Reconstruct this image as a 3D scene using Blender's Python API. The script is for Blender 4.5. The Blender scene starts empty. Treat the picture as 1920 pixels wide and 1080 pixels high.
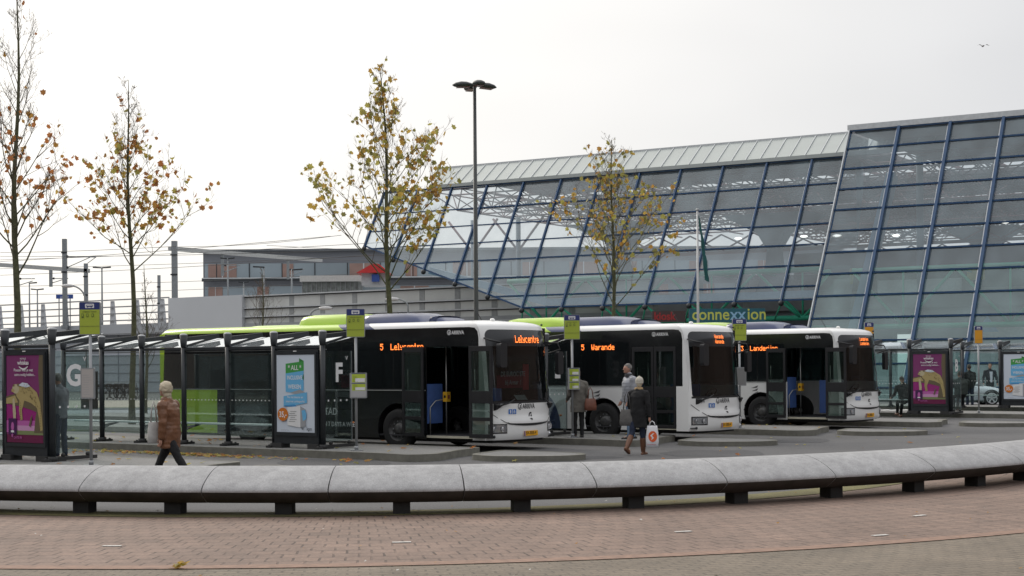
import bpy, math, random
from mathutils import Vector, Matrix
from mathutils.geometry import tessellate_polygon
random.seed(7)
C = bpy.context.scene
COL = C.collection
# ------------------------------------------------------------------ camera
F = 2900.0; CX = 960.0; HY = 683.0; CZ = 2.0; ROLL = 0.0073
cam_d = bpy.data.cameras.new("camera"); cam = bpy.data.objects.new("camera", cam_d); COL.objects.link(cam)
cam_d.sensor_width = 36; cam_d.lens = 36 * F / 1920; cam_d.shift_y = (HY - 540) / 1920
cam_d.clip_start = 0.1; cam_d.clip_end = 3000
_r = math.atan(ROLL); cr, sr = math.cos(_r), math.sin(_r)
cam.matrix_world = Matrix(((cr, sr, 0, 0), (0, 0, -1, 0), (-sr, cr, 0, CZ), (0, 0, 0, 1)))
C.camera = cam
# ------------------------------------------------------------------ light, sky, exposure
SUN_AZ = math.radians(-38)      # to the left of the view direction
SUN_EL = math.radians(30)
sd = Vector((math.sin(SUN_AZ) * math.cos(SUN_EL), math.cos(SUN_AZ) * math.cos(SUN_EL), math.sin(SUN_EL)))
sun_d = bpy.data.lights.new("sun", 'SUN'); sun = bpy.data.objects.new("sun", sun_d); COL.objects.link(sun)
sun_d.energy = 1.2; sun_d.angle = math.radians(22); sun_d.color = (1.0, 0.93, 0.84)
sun.rotation_euler = sd.to_track_quat('Z', 'Y').to_euler()
W = bpy.data.worlds.new("World"); C.world = W; W.use_nodes = True
nt = W.node_tree; nt.nodes.clear()
def N(t, **k):
    n = nt.nodes.new(t)
    for a, b in k.items(): setattr(n, a, b)
    return n
def Lk(a, b): nt.links.new(a, b)
out = N('ShaderNodeOutputWorld'); bg = N('ShaderNodeBackground'); bg.inputs[1].default_value = 0.1
sky = N('ShaderNodeTexSky', sky_type='NISHITA', sun_disc=False); sky.sun_elevation = SUN_EL; sky.sun_rotation = SUN_AZ
tc = N('ShaderNodeTexCoord')
dot = N('ShaderNodeVectorMath', operation='DOT_PRODUCT'); dot.inputs[1].default_value = sd
Lk(tc.outputs['Generated'], dot.inputs[0])
mr = N('ShaderNodeMapRange', interpolation_type='SMOOTHSTEP'); mr.inputs[1].default_value = 0.40; mr.inputs[2].default_value = 0.98
Lk(dot.outputs['Value'], mr.inputs[0])
ns = N('ShaderNodeTexNoise'); ns.inputs['Scale'].default_value = 2.2; ns.inputs['Detail'].default_value = 3
mp = N('ShaderNodeMapping'); mp.inputs['Scale'].default_value = (1, 1, 2.6); Lk(tc.outputs['Generated'], mp.inputs[0]); Lk(mp.outputs[0], ns.inputs[0])
nm = N('ShaderNodeMapRange'); nm.inputs[1].default_value = .3; nm.inputs[2].default_value = .7; nm.inputs[3].default_value = .91; nm.inputs[4].default_value = 1.07
Lk(ns.outputs[0], nm.inputs[0])
mx = N('ShaderNodeMix', data_type='RGBA'); mx.inputs[6].default_value = (6.35, 6.4, 6.6, 1); mx.inputs[7].default_value = (11.2, 10.8, 10.2, 1)
Lk(mr.outputs[0], mx.inputs[0])
ml = N('ShaderNodeVectorMath', operation='SCALE'); Lk(mx.outputs[2], ml.inputs[0]); Lk(nm.outputs[0], ml.inputs['Scale'])
m2 = N('ShaderNodeMix', data_type='RGBA'); m2.inputs[0].default_value = 0.93
sz = N('ShaderNodeSeparateXYZ'); Lk(tc.outputs['Generated'], sz.inputs[0])   # an overcast sky is brightest overhead
zr = N('ShaderNodeMapRange', interpolation_type='SMOOTHSTEP'); zr.inputs[1].default_value = .22; zr.inputs[2].default_value = .85; zr.inputs[3].default_value = 1.0; zr.inputs[4].default_value = 1.75; Lk(sz.outputs[2], zr.inputs[0])
mz = N('ShaderNodeVectorMath', operation='SCALE'); Lk(ml.outputs[0], mz.inputs[0]); Lk(zr.outputs[0], mz.inputs['Scale'])
Lk(sky.outputs[0], m2.inputs[6]); Lk(mz.outputs[0], m2.inputs[7]); Lk(m2.outputs[2], bg.inputs[0]); Lk(bg.outputs[0], out.inputs[0])
C.view_settings.view_transform = 'Standard'; C.view_settings.look = 'None'; C.view_settings.exposure = 0.12; C.view_settings.gamma = 1
C.view_settings.use_curve_mapping = False
C.render.engine = 'CYCLES'
C.cycles.max_bounces = 8; C.cycles.transparent_max_bounces = 24; C.cycles.glossy_bounces = 3; C.cycles.diffuse_bounces = 3
C.cycles.caustics_reflective = False; C.cycles.caustics_refractive = False
# ------------------------------------------------------------------ projection helpers
def PX(x, y, Y):
    a, b = (x - CX) / F, (HY - y) / F
    return Vector((Y * (a * cr + b * sr), Y, CZ + Y * (-a * sr + b * cr)))
def GR(x, y, z=0.0):
    a, b = (x - CX) / F, (HY - y) / F
    return PX(x, y, (z - CZ) / (-a * sr + b * cr))
# ------------------------------------------------------------------ materials
MT = {}
def mat(name, col, rough=0.6, metal=0.0, nz=(6.0, 0.12), bump=0.0, bscale=40.0, spec=0.5, emit=0.0, coat=0.0):
    if name in MT: return MT[name]
    m = bpy.data.materials.new(name); m.use_nodes = True; t = m.node_tree; MT[name] = m
    b = t.nodes['Principled BSDF']; L = t.links.new
    b.inputs['Roughness'].default_value = rough; b.inputs['Metallic'].default_value = metal
    b.inputs['Specular IOR Level'].default_value = spec; b.inputs['Coat Weight'].default_value = coat
    b.inputs['Coat Roughness'].default_value = 0.08
    c4 = (*col, 1)
    b.inputs['Base Color'].default_value = c4; m.diffuse_color = c4
    if emit:
        b.inputs['Emission Color'].default_value = c4; b.inputs['Emission Strength'].default_value = emit
    if nz and not emit:
        g = t.nodes.new('ShaderNodeNewGeometry')
        n = t.nodes.new('ShaderNodeTexNoise'); n.inputs['Scale'].default_value = nz[0]; n.inputs['Detail'].default_value = 6
        L(g.outputs['Position'], n.inputs['Vector'])
        r = t.nodes.new('ShaderNodeMapRange'); r.inputs[1].default_value = .25; r.inputs[2].default_value = .75
        r.inputs[3].default_value = 1 - nz[1]; r.inputs[4].default_value = 1 + nz[1]; L(n.outputs[0], r.inputs[0])
        v = t.nodes.new('ShaderNodeVectorMath'); v.operation = 'SCALE'; v.inputs[0].default_value = col; L(r.outputs[0], v.inputs['Scale'])
        L(v.outputs[0], b.inputs['Base Color'])
        rr = t.nodes.new('ShaderNodeMapRange'); rr.inputs[3].default_value = max(0, rough - .08); rr.inputs[4].default_value = min(1, rough + .1)
        L(n.outputs[0], rr.inputs[0]); L(rr.outputs[0], b.inputs['Roughness'])
    if bump:
        g2 = t.nodes.new('ShaderNodeNewGeometry'); n2 = t.nodes.new('ShaderNodeTexNoise'); n2.inputs['Scale'].default_value = bscale; n2.inputs['Detail'].default_value = 4
        L(g2.outputs['Position'], n2.inputs['Vector'])
        bp = t.nodes.new('ShaderNodeBump'); bp.inputs['Strength'].default_value = bump; bp.inputs['Distance'].default_value = 0.02
        L(n2.outputs[0], bp.inputs['Height']); L(bp.outputs[0], b.inputs['Normal'])
    return m
def glass(name, tint, haze=(0.3, 0.33, 0.35), hz=0.1, gl=0.08, rough=0.02, fm=.75):
    """thin sheet glass: tinted transmission, a film of dirt, and a fresnel reflection"""
    if name in MT: return MT[name]
    m = bpy.data.materials.new(name); m.use_nodes = True; t = m.node_tree; t.nodes.clear(); MT[name] = m; L = t.links.new
    o = t.nodes.new('ShaderNodeOutputMaterial'); tr = t.nodes.new('ShaderNodeBsdfTransparent'); tr.inputs[0].default_value = (*tint, 1)
    df = t.nodes.new('ShaderNodeBsdfDiffuse'); df.inputs[0].default_value = (*haze, 1)
    go = t.nodes.new('ShaderNodeBsdfGlossy'); go.inputs['Roughness'].default_value = rough; go.inputs[0].default_value = (.9, .93, .95, 1)
    a = t.nodes.new('ShaderNodeMixShader'); a.inputs[0].default_value = hz
    g = t.nodes.new('ShaderNodeNewGeometry'); n = t.nodes.new('ShaderNodeTexNoise'); n.inputs['Scale'].default_value = .6; n.inputs['Detail'].default_value = 5
    L(g.outputs['Position'], n.inputs['Vector'])
    r = t.nodes.new('ShaderNodeMapRange'); r.inputs[1].default_value = .3; r.inputs[2].default_value = .7; r.inputs[3].default_value = hz * .6; r.inputs[4].default_value = hz * 1.4
    L(n.outputs[0], r.inputs[0]); L(r.outputs[0], a.inputs[0])
    L(tr.outputs[0], a.inputs[1]); L(df.outputs[0], a.inputs[2])
    lw = t.nodes.new('ShaderNodeLayerWeight'); lw.inputs[0].default_value = 0.35
    r2 = t.nodes.new('ShaderNodeMapRange'); r2.inputs[3].default_value = gl; r2.inputs[4].default_value = min(1, gl + fm)
    L(lw.outputs['Fresnel'], r2.inputs[0])
    b = t.nodes.new('ShaderNodeMixShader'); L(r2.outputs[0], b.inputs[0]); L(a.outputs[0], b.inputs[1]); L(go.outputs[0], b.inputs[2])
    L(b.outputs[0], o.inputs[0]); return m
M_dark = mat('dark_frame_paint', (.018, .022, .026), .45, 0, (9, .2))
M_grey = mat('galvanised_steel', (.30, .31, .32), .45, .4)
M_white = mat('white_paint', (.80, .80, .785), .35, 0, (1.2, .05), coat=.3)
M_black = mat('black_plastic', (.012, .012, .014), .5)
M_rub = mat('tyre_rubber', (.016, .016, .017), .8)
M_conc = mat('light_concrete', (.42, .42, .41), .85, 0, (2.5, .18), .35, 30)
# ------------------------------------------------------------------ mesh builder
class MB:
    def __init__(s): s.v = []; s.f = []; s.m = []; s.sm = []; s.mats = []
    def mi(s, m):
        if m is None: return 0
        if m not in s.mats: s.mats.append(m)
        return s.mats.index(m)
    def face(s, idx, m=None, sm=False): s.f.append(tuple(idx)); s.m.append(s.mi(m)); s.sm.append(sm)
    def add(s, vs): b = len(s.v); s.v += [tuple(p) for p in vs]; return b
    def quad(s, a, b, c, d, m=None): i = s.add((a, b, c, d)); s.face((i, i+1, i+2, i+3), m)
    def box(s, x0, y0, z0, x1, y1, z1, m=None, M=None):
        vs = [Vector((x, y, z)) for x in (x0, x1) for y in (y0, y1) for z in (z0, z1)]
        if M: vs = [M @ v for v in vs]
        b = s.add(vs)
        for f in ((0, 1, 3, 2), (4, 6, 7, 5), (0, 4, 5, 1), (2, 3, 7, 6), (0, 2, 6, 4), (1, 5, 7, 3)): s.face([b+i for i in f], m)
        return s
    def tube(s, pts, r, n=8, m=None, cap=True, sm=True, ell=None):
        pts = [Vector(p) for p in pts]; k = len(pts)
        if not hasattr(r, '__len__'): r = [r] * k
        rings = []; ref = None
        for i in range(k):
            d = (pts[min(i+1, k-1)] - pts[max(i-1, 0)]).normalized()
            if ref is None:
                ref = Vector((1, 0, 0)) if abs(d.x) < .9 else Vector((0, 1, 0))
            a = (ref - d * ref.dot(d)).normalized(); b = d.cross(a); ref = a
            ra, rb = (r[i] if hasattr(r[i], '__len__') else (r[i], r[i]))
            rings.append(s.add([pts[i] + a * (math.cos(2*math.pi*j/n) * ra) + b * (math.sin(2*math.pi*j/n) * rb) for j in range(n)]))
        for i in range(k-1):
            for j in range(n):
                s.face((rings[i]+j, rings[i]+(j+1) % n, rings[i+1]+(j+1) % n, rings[i+1]+j), m, sm)
        if cap:
            s.face([rings[0]+n-1-j for j in range(n)], m); s.face([rings[-1]+j for j in range(n)], m)
        return s
    def bar(s, p, q, w, h, m=None, up=(0, 0, 1)):
        p = Vector(p); q = Vector(q); d = (q-p).normalized(); up = Vector(up)
        a = d.cross(up)
        if a.length < 1e-4: a = d.cross(Vector((0, 1, 0)))
        a.normalize(); b = a.cross(d)
        i = s.add([p+a*sx*w/2+b*sz*h/2 for sx, sz in ((-1, -1), (1, -1), (1, 1), (-1, 1))] + [q+a*sx*w/2+b*sz*h/2 for sx, sz in ((-1, -1), (1, -1), (1, 1), (-1, 1))])
        for f in ((0, 1, 2, 3), (7, 6, 5, 4), (0, 4, 5, 1), (1, 5, 6, 2), (2, 6, 7, 3), (3, 7, 4, 0)): s.face([i+j for j in f], m)
        return s
    def prism(s, poly, fn, t0, t1, m=None, side=None):
        """poly: 2-D outline; fn(u, v, w) -> point; solid between w=t0 and w=t1"""
        n = len(poly); tri = tessellate_polygon([[Vector((u, v, 0)) for u, v in poly]])
        a = s.add([fn(u, v, t0) for u, v in poly]); b = s.add([fn(u, v, t1) for u, v in poly])
        for t in tri: s.face((a+t[0], a+t[2], a+t[1]), m); s.face((b+t[0], b+t[1], b+t[2]), m)
        for i in range(n): j = (i+1) % n; s.face((a+i, a+j, b+j, b+i), side or m)
        return s
    def ball(s, c, r, n=10, m=None, M=None):
        c = Vector(c); r = r if hasattr(r, '__len__') else (r, r, r); R = []
        for i in range(n+1):
            t = math.pi*i/n
            vs = [Vector((r[0]*math.sin(t)*math.cos(2*math.pi*j/n), r[1]*math.sin(t)*math.sin(2*math.pi*j/n), r[2]*math.cos(t))) for j in range(n)]
            if M: vs = [M @ v for v in vs]
            R.append(s.add([c+v for v in vs]))
        for i in range(n):
            for j in range(n): s.face((R[i]+j, R[i+1]+j, R[i+1]+(j+1) % n, R[i]+(j+1) % n), m, True)
        return s
    def mesh(s, name, m=None):
        me = bpy.data.meshes.new(name); me.from_pydata(s.v, [], s.f)
        if not s.mats: s.mats = [m or M_conc]
        elif m is not None and m not in s.mats and s.mats[0] is None: s.mats[0] = m
        for q in s.mats: me.materials.append(q)
        me.polygons.foreach_set('material_index', s.m); me.polygons.foreach_set('use_smooth', s.sm)
        me.validate(); me.update(); return me
    def obj(s, name, m=None, parent=None, bevel=0):
        o = bpy.data.objects.new(name, s.mesh(name, m)); COL.objects.link(o)
        if parent: o.parent = parent
        if bevel:
            b = o.modifiers.new('bevel', 'BEVEL'); b.width = bevel; b.segments = 2; b.limit_method = 'ANGLE'
        return o
def tag(o, label=None, cat=None, group=None, kind=None):
    if label: o['label'] = label
    if cat: o['category'] = cat
    if group: o['group'] = group
    if kind: o['kind'] = kind
    return o
def empty(name, loc, rz=0):
    o = bpy.data.objects.new(name, None); COL.objects.link(o); o.location = loc; o.rotation_euler = (0, 0, rz); return o
def copy_tree(o, parent=None, skip=()):
    c = o.copy(); COL.objects.link(c); c.parent = parent
    for ch in list(o.children):
        if ch.name.split('.')[0] in skip: continue
        copy_tree(ch, c)
    return c
_tx = {}
def text2d(sx, size=1.0, bold=0.0, align='CENTER'):
    key = (sx, bold, align)
    if key not in _tx:
        cu = bpy.data.curves.new('t', 'FONT'); cu.body = sx; cu.align_x = align; cu.offset = bold; cu.size = 1; cu.resolution_u = 3
        o = bpy.data.objects.new('t', cu); me = o.to_mesh()
        _tx[key] = ([(v.co.x, v.co.y) for v in me.vertices], [tuple(p.vertices) for p in me.polygons])
        o.to_mesh_clear(); bpy.data.objects.remove(o); bpy.data.curves.remove(cu)
    vs, fs = _tx[key]
    return [(x*size, y*size) for x, y in vs], fs
class Flat:
    """printed artwork on a surface: fn(u, v, w) maps artwork coordinates and a lift w to space"""
    def __init__(s, fn, base=0.0): s.b = MB(); s.fn = fn; s.w = base
    def poly(s, pts, m, lift=0.0012):
        s.w += lift; tri = tessellate_polygon([[Vector((u, v, 0)) for u, v in pts]]); a = s.b.add([s.fn(u, v, s.w) for u, v in pts])
        for t in tri: s.b.face((a+t[0], a+t[1], a+t[2]), m)
    def rect(s, u0, v0, u1, v1, m, lift=0.0012): s.poly([(u0, v0), (u1, v0), (u1, v1), (u0, v1)], m, lift)
    def disc(s, u, v, r, m, ry=None, n=20, lift=0.0012): s.poly([(u+r*math.cos(2*math.pi*i/n), v+(ry or r)*math.sin(2*math.pi*i/n)) for i in range(n)], m, lift)
    def text(s, t, u, v, size, m, bold=0.0, sx=1.0, sh=0.0, align='CENTER', lift=0.0012, rot=0):
        s.w += lift; vs, fs = text2d(t, size, bold, align); c_, s_ = math.cos(rot), math.sin(rot)
        a = s.b.add([s.fn(u + (x*sx + y*sh)*c_ - y*s_, v + (x*sx)*s_ + y*c_, s.w) for x, y in vs])
        for f in fs: s.b.face([a+i for i in f], m)
    def obj(s, name, parent): return s.b.obj(name, None, parent)
def plain(c, rough=.6, emit=0.0):
    return mat('print_%02d_%02d_%02d' % tuple(int(99*min(1, k)) for k in c) + ('_lit' if emit else ''), c, rough, 0, None, emit=emit)
# ================================================================== GROUND
TH = math.radians(36); D = Vector((math.cos(TH), -math.sin(TH), 0)); NN = Vector((math.sin(TH), math.cos(TH), 0))
def asphalt(name, col, var=.22, speck=0.0):
    m = mat(name, col, .9, 0, None, .5, 60); t = m.node_tree; L = t.links.new; b = t.nodes['Principled BSDF']
    g = t.nodes.new('ShaderNodeNewGeometry')
    n1 = t.nodes.new('ShaderNodeTexNoise'); n1.inputs['Scale'].default_value = .45; n1.inputs['Detail'].default_value = 7; n1.inputs['Roughness'].default_value = .65
    n2 = t.nodes.new('ShaderNodeTexNoise'); n2.inputs['Scale'].default_value = 34; n2.inputs['Detail'].default_value = 3
    for n in (n1, n2): L(g.outputs['Position'], n.inputs['Vector'])
    a = t.nodes.new('ShaderNodeMapRange'); a.inputs[1].default_value = .3; a.inputs[2].default_value = .7; a.inputs[3].default_value = 1-var; a.inputs[4].default_value = 1+var; L(n1.outputs[0], a.inputs[0])
    c = t.nodes.new('ShaderNodeMapRange'); c.inputs[1].default_value = .3; c.inputs[2].default_value = .7; c.inputs[3].default_value = .75; c.inputs[4].default_value = 1.25; L(n2.outputs[0], c.inputs[0])
    mm = t.nodes.new('ShaderNodeMath'); mm.operation = 'MULTIPLY'; L(a.outputs[0], mm.inputs[0]); L(c.outputs[0], mm.inputs[1])
    v = t.nodes.new('ShaderNodeVectorMath'); v.operation = 'SCALE'; v.inputs[0].default_value = col; L(mm.outputs[0], v.inputs['Scale'])
    L(v.outputs[0], b.inputs['Base Color']); return m
def bricks(name, c1, c2, cm, cx, cy, rw, rh, R0):
    """stretcher-bond pavers laid in rings round (cx, cy)"""
    m = mat(name, c1, .85, 0, None); t = m.node_tree; L = t.links.new; b = t.nodes['Principled BSDF']
    g = t.nodes.new('ShaderNodeNewGeometry'); sp = t.nodes.new('ShaderNodeSeparateXYZ'); L(g.outputs['Position'], sp.inputs[0])
    def MA(op, a, b_=None):
        q = t.nodes.new('ShaderNodeMath'); q.operation = op
        for i, z in enumerate((a, b_)):
            if z is None: continue
            if isinstance(z, (int, float)): q.inputs[i].default_value = z
            else: L(z, q.inputs[i])
        return q.outputs[0]
    dx = MA('SUBTRACT', sp.outputs[0], cx); dy = MA('SUBTRACT', cy, sp.outputs[1])
    R = MA('SQRT', MA('ADD', MA('MULTIPLY', dx, dx), MA('MULTIPLY', dy, dy))); A = MA('MULTIPLY', MA('ARCTAN2', dx, dy), R0)
    nw = t.nodes.new('ShaderNodeTexNoise'); nw.inputs['Scale'].default_value = 2.2; L(g.outputs['Position'], nw.inputs['Vector'])
    wob = MA('MULTIPLY', MA('SUBTRACT', nw.outputs[0], .5), .05)
    cb = t.nodes.new('ShaderNodeCombineXYZ'); L(MA('ADD', A, wob), cb.inputs[0]); L(MA('ADD', R, wob), cb.inputs[1])
    k = t.nodes.new('ShaderNodeTexBrick'); L(cb.outputs[0], k.inputs['Vector']); k.inputs['Scale'].default_value = 1
    k.inputs['Brick Width'].default_value = rw; k.inputs['Row Height'].default_value = rh; k.inputs['Mortar Size'].default_value = .013; k.inputs['Mortar Smooth'].default_value = .4
    k.inputs['Color1'].default_value = (*c1, 1); k.inputs['Color2'].default_value = (*c2, 1); k.inputs['Mortar'].default_value = (*cm, 1); k.inputs['Bias'].default_value = 0
    n1 = t.nodes.new('ShaderNodeTexNoise'); n1.inputs['Scale'].default_value = .8; n1.inputs['Detail'].default_value = 8; n1.inputs['Roughness'].default_value = .7; L(g.outputs['Position'], n1.inputs['Vector'])
    n2 = t.nodes.new('ShaderNodeTexNoise'); n2.inputs['Scale'].default_value = 28; n2.inputs['Detail'].default_value = 5; L(g.outputs['Position'], n2.inputs['Vector'])
    a = t.nodes.new('ShaderNodeMapRange'); a.inputs[1].default_value = .3; a.inputs[2].default_value = .7; a.inputs[3].default_value = .74; a.inputs[4].default_value = 1.22; L(n1.outputs[0], a.inputs[0])
    a2 = t.nodes.new('ShaderNodeMapRange'); a2.inputs[1].default_value = .25; a2.inputs[2].default_value = .75; a2.inputs[3].default_value = .75; a2.inputs[4].default_value = 1.25; L(n2.outputs[0], a2.inputs[0])
    # some joints filled with sand: mortar fades in patches
    n3 = t.nodes.new('ShaderNodeTexNoise'); n3.inputs['Scale'].default_value = 3.1; n3.inputs['Detail'].default_value = 3; L(g.outputs['Position'], n3.inputs['Vector'])
    a3 = t.nodes.new('ShaderNodeMapRange'); a3.inputs[1].default_value = .42; a3.inputs[2].default_value = .6; L(n3.outputs[0], a3.inputs[0])
    fill = t.nodes.new('ShaderNodeMix'); fill.data_type = 'RGBA'; L(MA('MULTIPLY', a3.outputs[0], .65), fill.inputs[0]); L(k.outputs['Color'], fill.inputs[6])
    fill.inputs[7].default_value = (*[(p+q)/2 for p, q in zip(c1, c2)], 1)
    v = t.nodes.new('ShaderNodeVectorMath'); v.operation = 'SCALE'; L(fill.outputs[2], v.inputs[0]); L(MA('MULTIPLY', a.outputs[0], a2.outputs[0]), v.inputs['Scale'])
    L(v.outputs[0], b.inputs['Base Color'])
    bp = t.nodes.new('ShaderNodeBump'); bp.inputs['Strength'].default_value = .6; bp.inputs['Distance'].default_value = .01; bp.invert = True
    L(k.outputs['Fac'], bp.inputs['Height']); L(bp.outputs[0], b.inputs['Normal']); return m
A_road = asphalt('asphalt', (.105, .104, .105), .16)
A_plat = asphalt('platform_tiles', (.20, .197, .19), .12)
b = MB(); b.quad((-900, -60, 0), (900, -60, 0), (900, 1500, 0), (-900, 1500, 0)); tag(b.obj('ground', A_road), kind='structure')
def sheet(name, pts, z, m, label=None, kind='structure'):
    b = MB(); tri = tessellate_polygon([[Vector((p[0], p[1], 0)) for p in pts]]); a = b.add([(p[0], p[1], z) for p in pts])
    for t in tri:
        p, q, r = (Vector(b.v[a+i]) for i in t)
        b.face([a+i for i in (t if (q-p).cross(r-p).z > 0 else t[::-1])], m)
    return tag(b.obj(name), kind=kind)
def arc(cx, cy, R, a0, a1, n=60): return [(cx + R*math.sin(a0+(a1-a0)*i/n), cy - R*math.cos(a0+(a1-a0)*i/n)) for i in range(n+1)]
BC = (-3.2, 32.2)
sheet('plaza_paving', [(-40, -20), (40, -20)] + arc(*BC, 12.6, 1.35, -1.35)[0:] , .004, bricks('greige_pavers', (.195, .158, .118), (.165, .137, .105), (.11, .092, .07), *BC, .21, .13, 17))
ring = arc(*BC, 16.9, -1.45, 1.45) + arc(*BC, 11.75, 1.45, -1.45)
sheet('brick_band', ring, .010, bricks('red_pavers', (.225, .155, .12), (.185, .132, .105), (.08, .057, .045), *BC, .23, .30, 14))
edge = arc(*BC, 16.98, -1.45, 1.45) + arc(*BC, 16.72, 1.45, -1.45)
sheet('brick_edge_course', edge, .012, mat('orange_brick_course', (.25, .16, .118), .85, 0, (9, .3)))
moss = asphalt('mossy_strip', (.16, .145, .06), .5)
sheet('moss_strip', arc(*BC, 11.85, -1.45, 1.45) + arc(*BC, 11.2, 1.45, -1.45), .018, moss)
# white inlaid marker stones
for i, (x, y) in enumerate(((210, 1024), (753, 1017), (1281, 997), (1650, 1004), (1724, 967))):
    p = GR(x, y, .014); r = (p - Vector((BC[0], BC[1], 0))); a = math.atan2(r.x, -r.y)
    b = MB(); b.box(-.105, -.035, 0, .105, .035, .006); o = b.obj('marker_stone', mat('worn_white_stone', (.55, .53, .5), .8, 0, (30, .3))); o.location = (p.x, p.y, .0145); o.rotation_euler = (0, 0, a)
    tag(o, ('white marker stone in red paving at far left', 'white marker stone in red paving below the centre of the bench', 'white marker stone in red paving right of centre', 'large white marker stone on the orange edge course at right', 'white marker stone in red paving nearest the bench at right')[i], 'marker stone', 'white marker stones in the brick band')
# far ground at the left: grass verge, path
def band(y0, y1, x0=-400, x1=700):
    return [GR(x0, y0), GR(x1, y0 - (x1-x0)*ROLL*0 - 3), GR(x1, y1 - 3), GR(x0, y1)]
grass = asphalt('verge_grass', (.085, .11, .03), .35)
sheet('grass_verge', [(-60, 73), (2, 71), (2, 75), (-60, 78)], .03, grass)
sheet('footpath', [(-60, 78), (4, 75), (10, 84), (-60, 100)], .03, asphalt('tan_path', (.38, .33, .28), .12))
sheet('road_far', [(-60, 51.5), (0, 50), (30, 74), (2, 71), (-60, 73)], .02, asphalt('grey_road', (.26, .265, .28), .1))
# kerb line of the far road
b = MB(); b.bar((-60, 51.5, .06), (0, 50, .06), .2, .12); tag(b.obj('kerb', M_conc), kind='structure')
b = MB(); b.bar((-60, 73, .06), (2, 71, .06), .2, .12); tag(b.obj('kerb', M_conc), kind='structure')
# tree pit grass
b = MB()
sheet('grass_strip', [(-22, 49), (-8, 48), (-7, 50.0), (-22, 51.2)], .024, grass)
# bus platforms
POLE = [(-7.93, 29.1), (-3.39, 33.6), (1.51, 38.8), (6.4, 43.5), (11.2, 48.5), (16.5, 54.7)]
KERB = mat('kerb_stone', (.165, .16, .135), .85, 0, (5, .25), .3, 40)
def round_poly(pts, r=.35, n=5):
    o = []; k = len(pts)
    for i in range(k):
        p, a, c = Vector(pts[i]), Vector(pts[i-1]), Vector(pts[(i+1) % k]); da = (a-p); dc = (c-p); rr = min(r, da.length*.45, dc.length*.45)
        s, e = p + da.normalized()*rr, p + dc.normalized()*rr
        for j in range(n+1):
            t = j/n; q = s*(1-t)**2 + p*2*t*(1-t) + e*t*t; o.append((q.x, q.y))
    return o
def platform(ox, oy, L=30):
    def W_(u, v): p = Vector((ox, oy, 0)) + D*u + NN*v; return (p.x, p.y)
    # main island: near edge v=-.35, far edge v=3.05
    for nm, pl, z in (('main', [(-L, -.9), (1.1, -.55), (2.05, -.75), (2.4, -.2), (1.9, 1.2), (1.7, 2.35), (-L, 2.35)], .15),
                      ('tip', [(2.6, .6), (3.45, .25), (4.6, .95), (4.9, 1.7), (4.3, 2.3), (2.2, 2.35)], .11)):
        pts = round_poly([W_(*q) for q in pl]); b = MB()
        fn = lambda u, v, w: (u, v, w)
        b.prism(pts, fn, -.02, z, A_plat, KERB)
        # kerb stones round the edge, a real step with its own top
        c = Vector((sum(p[0] for p in pts)/len(pts), sum(p[1] for p in pts)/len(pts)))
        n = len(pts); inner = []
        for i in range(n):
            p, a, e = Vector(pts[i]), Vector(pts[i-1]), Vector(pts[(i+1) % n]); t = (e-a).normalized(); nrm = Vector((-t.y, t.x))
            if nrm.dot(c-p) < 0 and nm != 'main': nrm = -nrm
            if nm == 'main': nrm = Vector((-t.y, t.x))
            inner.append(p + nrm*.13)
        for i in range(n):
            j = (i+1) % n
            b.quad((*pts[i], z+.004), (*pts[j], z+.004), (*inner[j], z+.004), (*inner[i], z+.004), KERB)
        tag(b.obj('pavement_island'), kind='structure')
for p in POLE: platform(*p)
platform(21.9, 60.6)
# worn patches in the road, flush repairs 4 mm proud, kerb joints
A_patch = asphalt('asphalt_repair', (.070, .070, .073), .2)
pr_ = random.Random(12)
for (x, y, a, b_) in ((620, 868, 120, 9), (1010, 866, 60, 4), (1330, 850, 110, 7), (1480, 826, 90, 5), (1700, 812, 80, 4), (1120, 858, 50, 3)):
    c_ = [GR(x + a*math.cos(t)*pr_.uniform(.8, 1.1), y + b_*math.sin(t)*pr_.uniform(.7, 1.1)) for t in [i*math.pi/7 for i in range(14)]]
    sheet('road_patch', [(q.x, q.y) for q in c_], .004, A_patch)
# fallen leaves
def leaf_litter(name, spots, size, cols, label):
    b = MB()
    for (x, y, z) in spots:
        s = size*random.uniform(.6, 1.3); a = random.random()*6.28; m = random.choice(cols)
        n = Vector((random.uniform(-.4, .4), random.uniform(-.4, .4), 1)).normalized(); u = n.cross(Vector((math.cos(a), math.sin(a), 0))).normalized(); v = n.cross(u); c = Vector((x, y, z+.02))
        pts = []
        for i in range(10):
            r = s*(1 if i % 2 == 0 else .55)*random.uniform(.8, 1.1); t = i*math.pi/5
            pts.append(c + u*r*math.cos(t) + v*r*math.sin(t) + n*random.uniform(0, .25)*s)
        k = b.add(pts); b.face(range(k, k+10), m)
    return tag(b.obj(name), label, None, None, 'stuff')
def leafy(m):
    t = m.node_tree; o = t.nodes['Material Output']; s = o.inputs[0].links[0].from_socket; tr = t.nodes.new('ShaderNodeBsdfTranslucent')
    src = t.nodes['Principled BSDF'].inputs['Base Color'].links[0].from_socket; t.links.new(src, tr.inputs[0]); x = t.nodes.new('ShaderNodeMixShader'); x.inputs[0].default_value = .55
    t.links.new(s, x.inputs[1]); t.links.new(tr.outputs[0], x.inputs[2]); t.links.new(x.outputs[0], o.inputs[0]); return m
LEAFM = [leafy(mat('leaf_%d' % i, c, .55, 0, (25, .25))) for i, c in enumerate(((.46, .25, .06), (.52, .35, .08), (.36, .16, .05), (.42, .38, .10), (.27, .25, .08), (.46, .18, .06)))]
sp = []
for _ in range(230):
    t = random.gauss(-4.2, 1.2); q = Vector(POLE[1] + (0,)) + D*t + NN*(-1.05 - abs(random.gauss(0, .22))); sp.append((q.x, q.y, .0))
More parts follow.
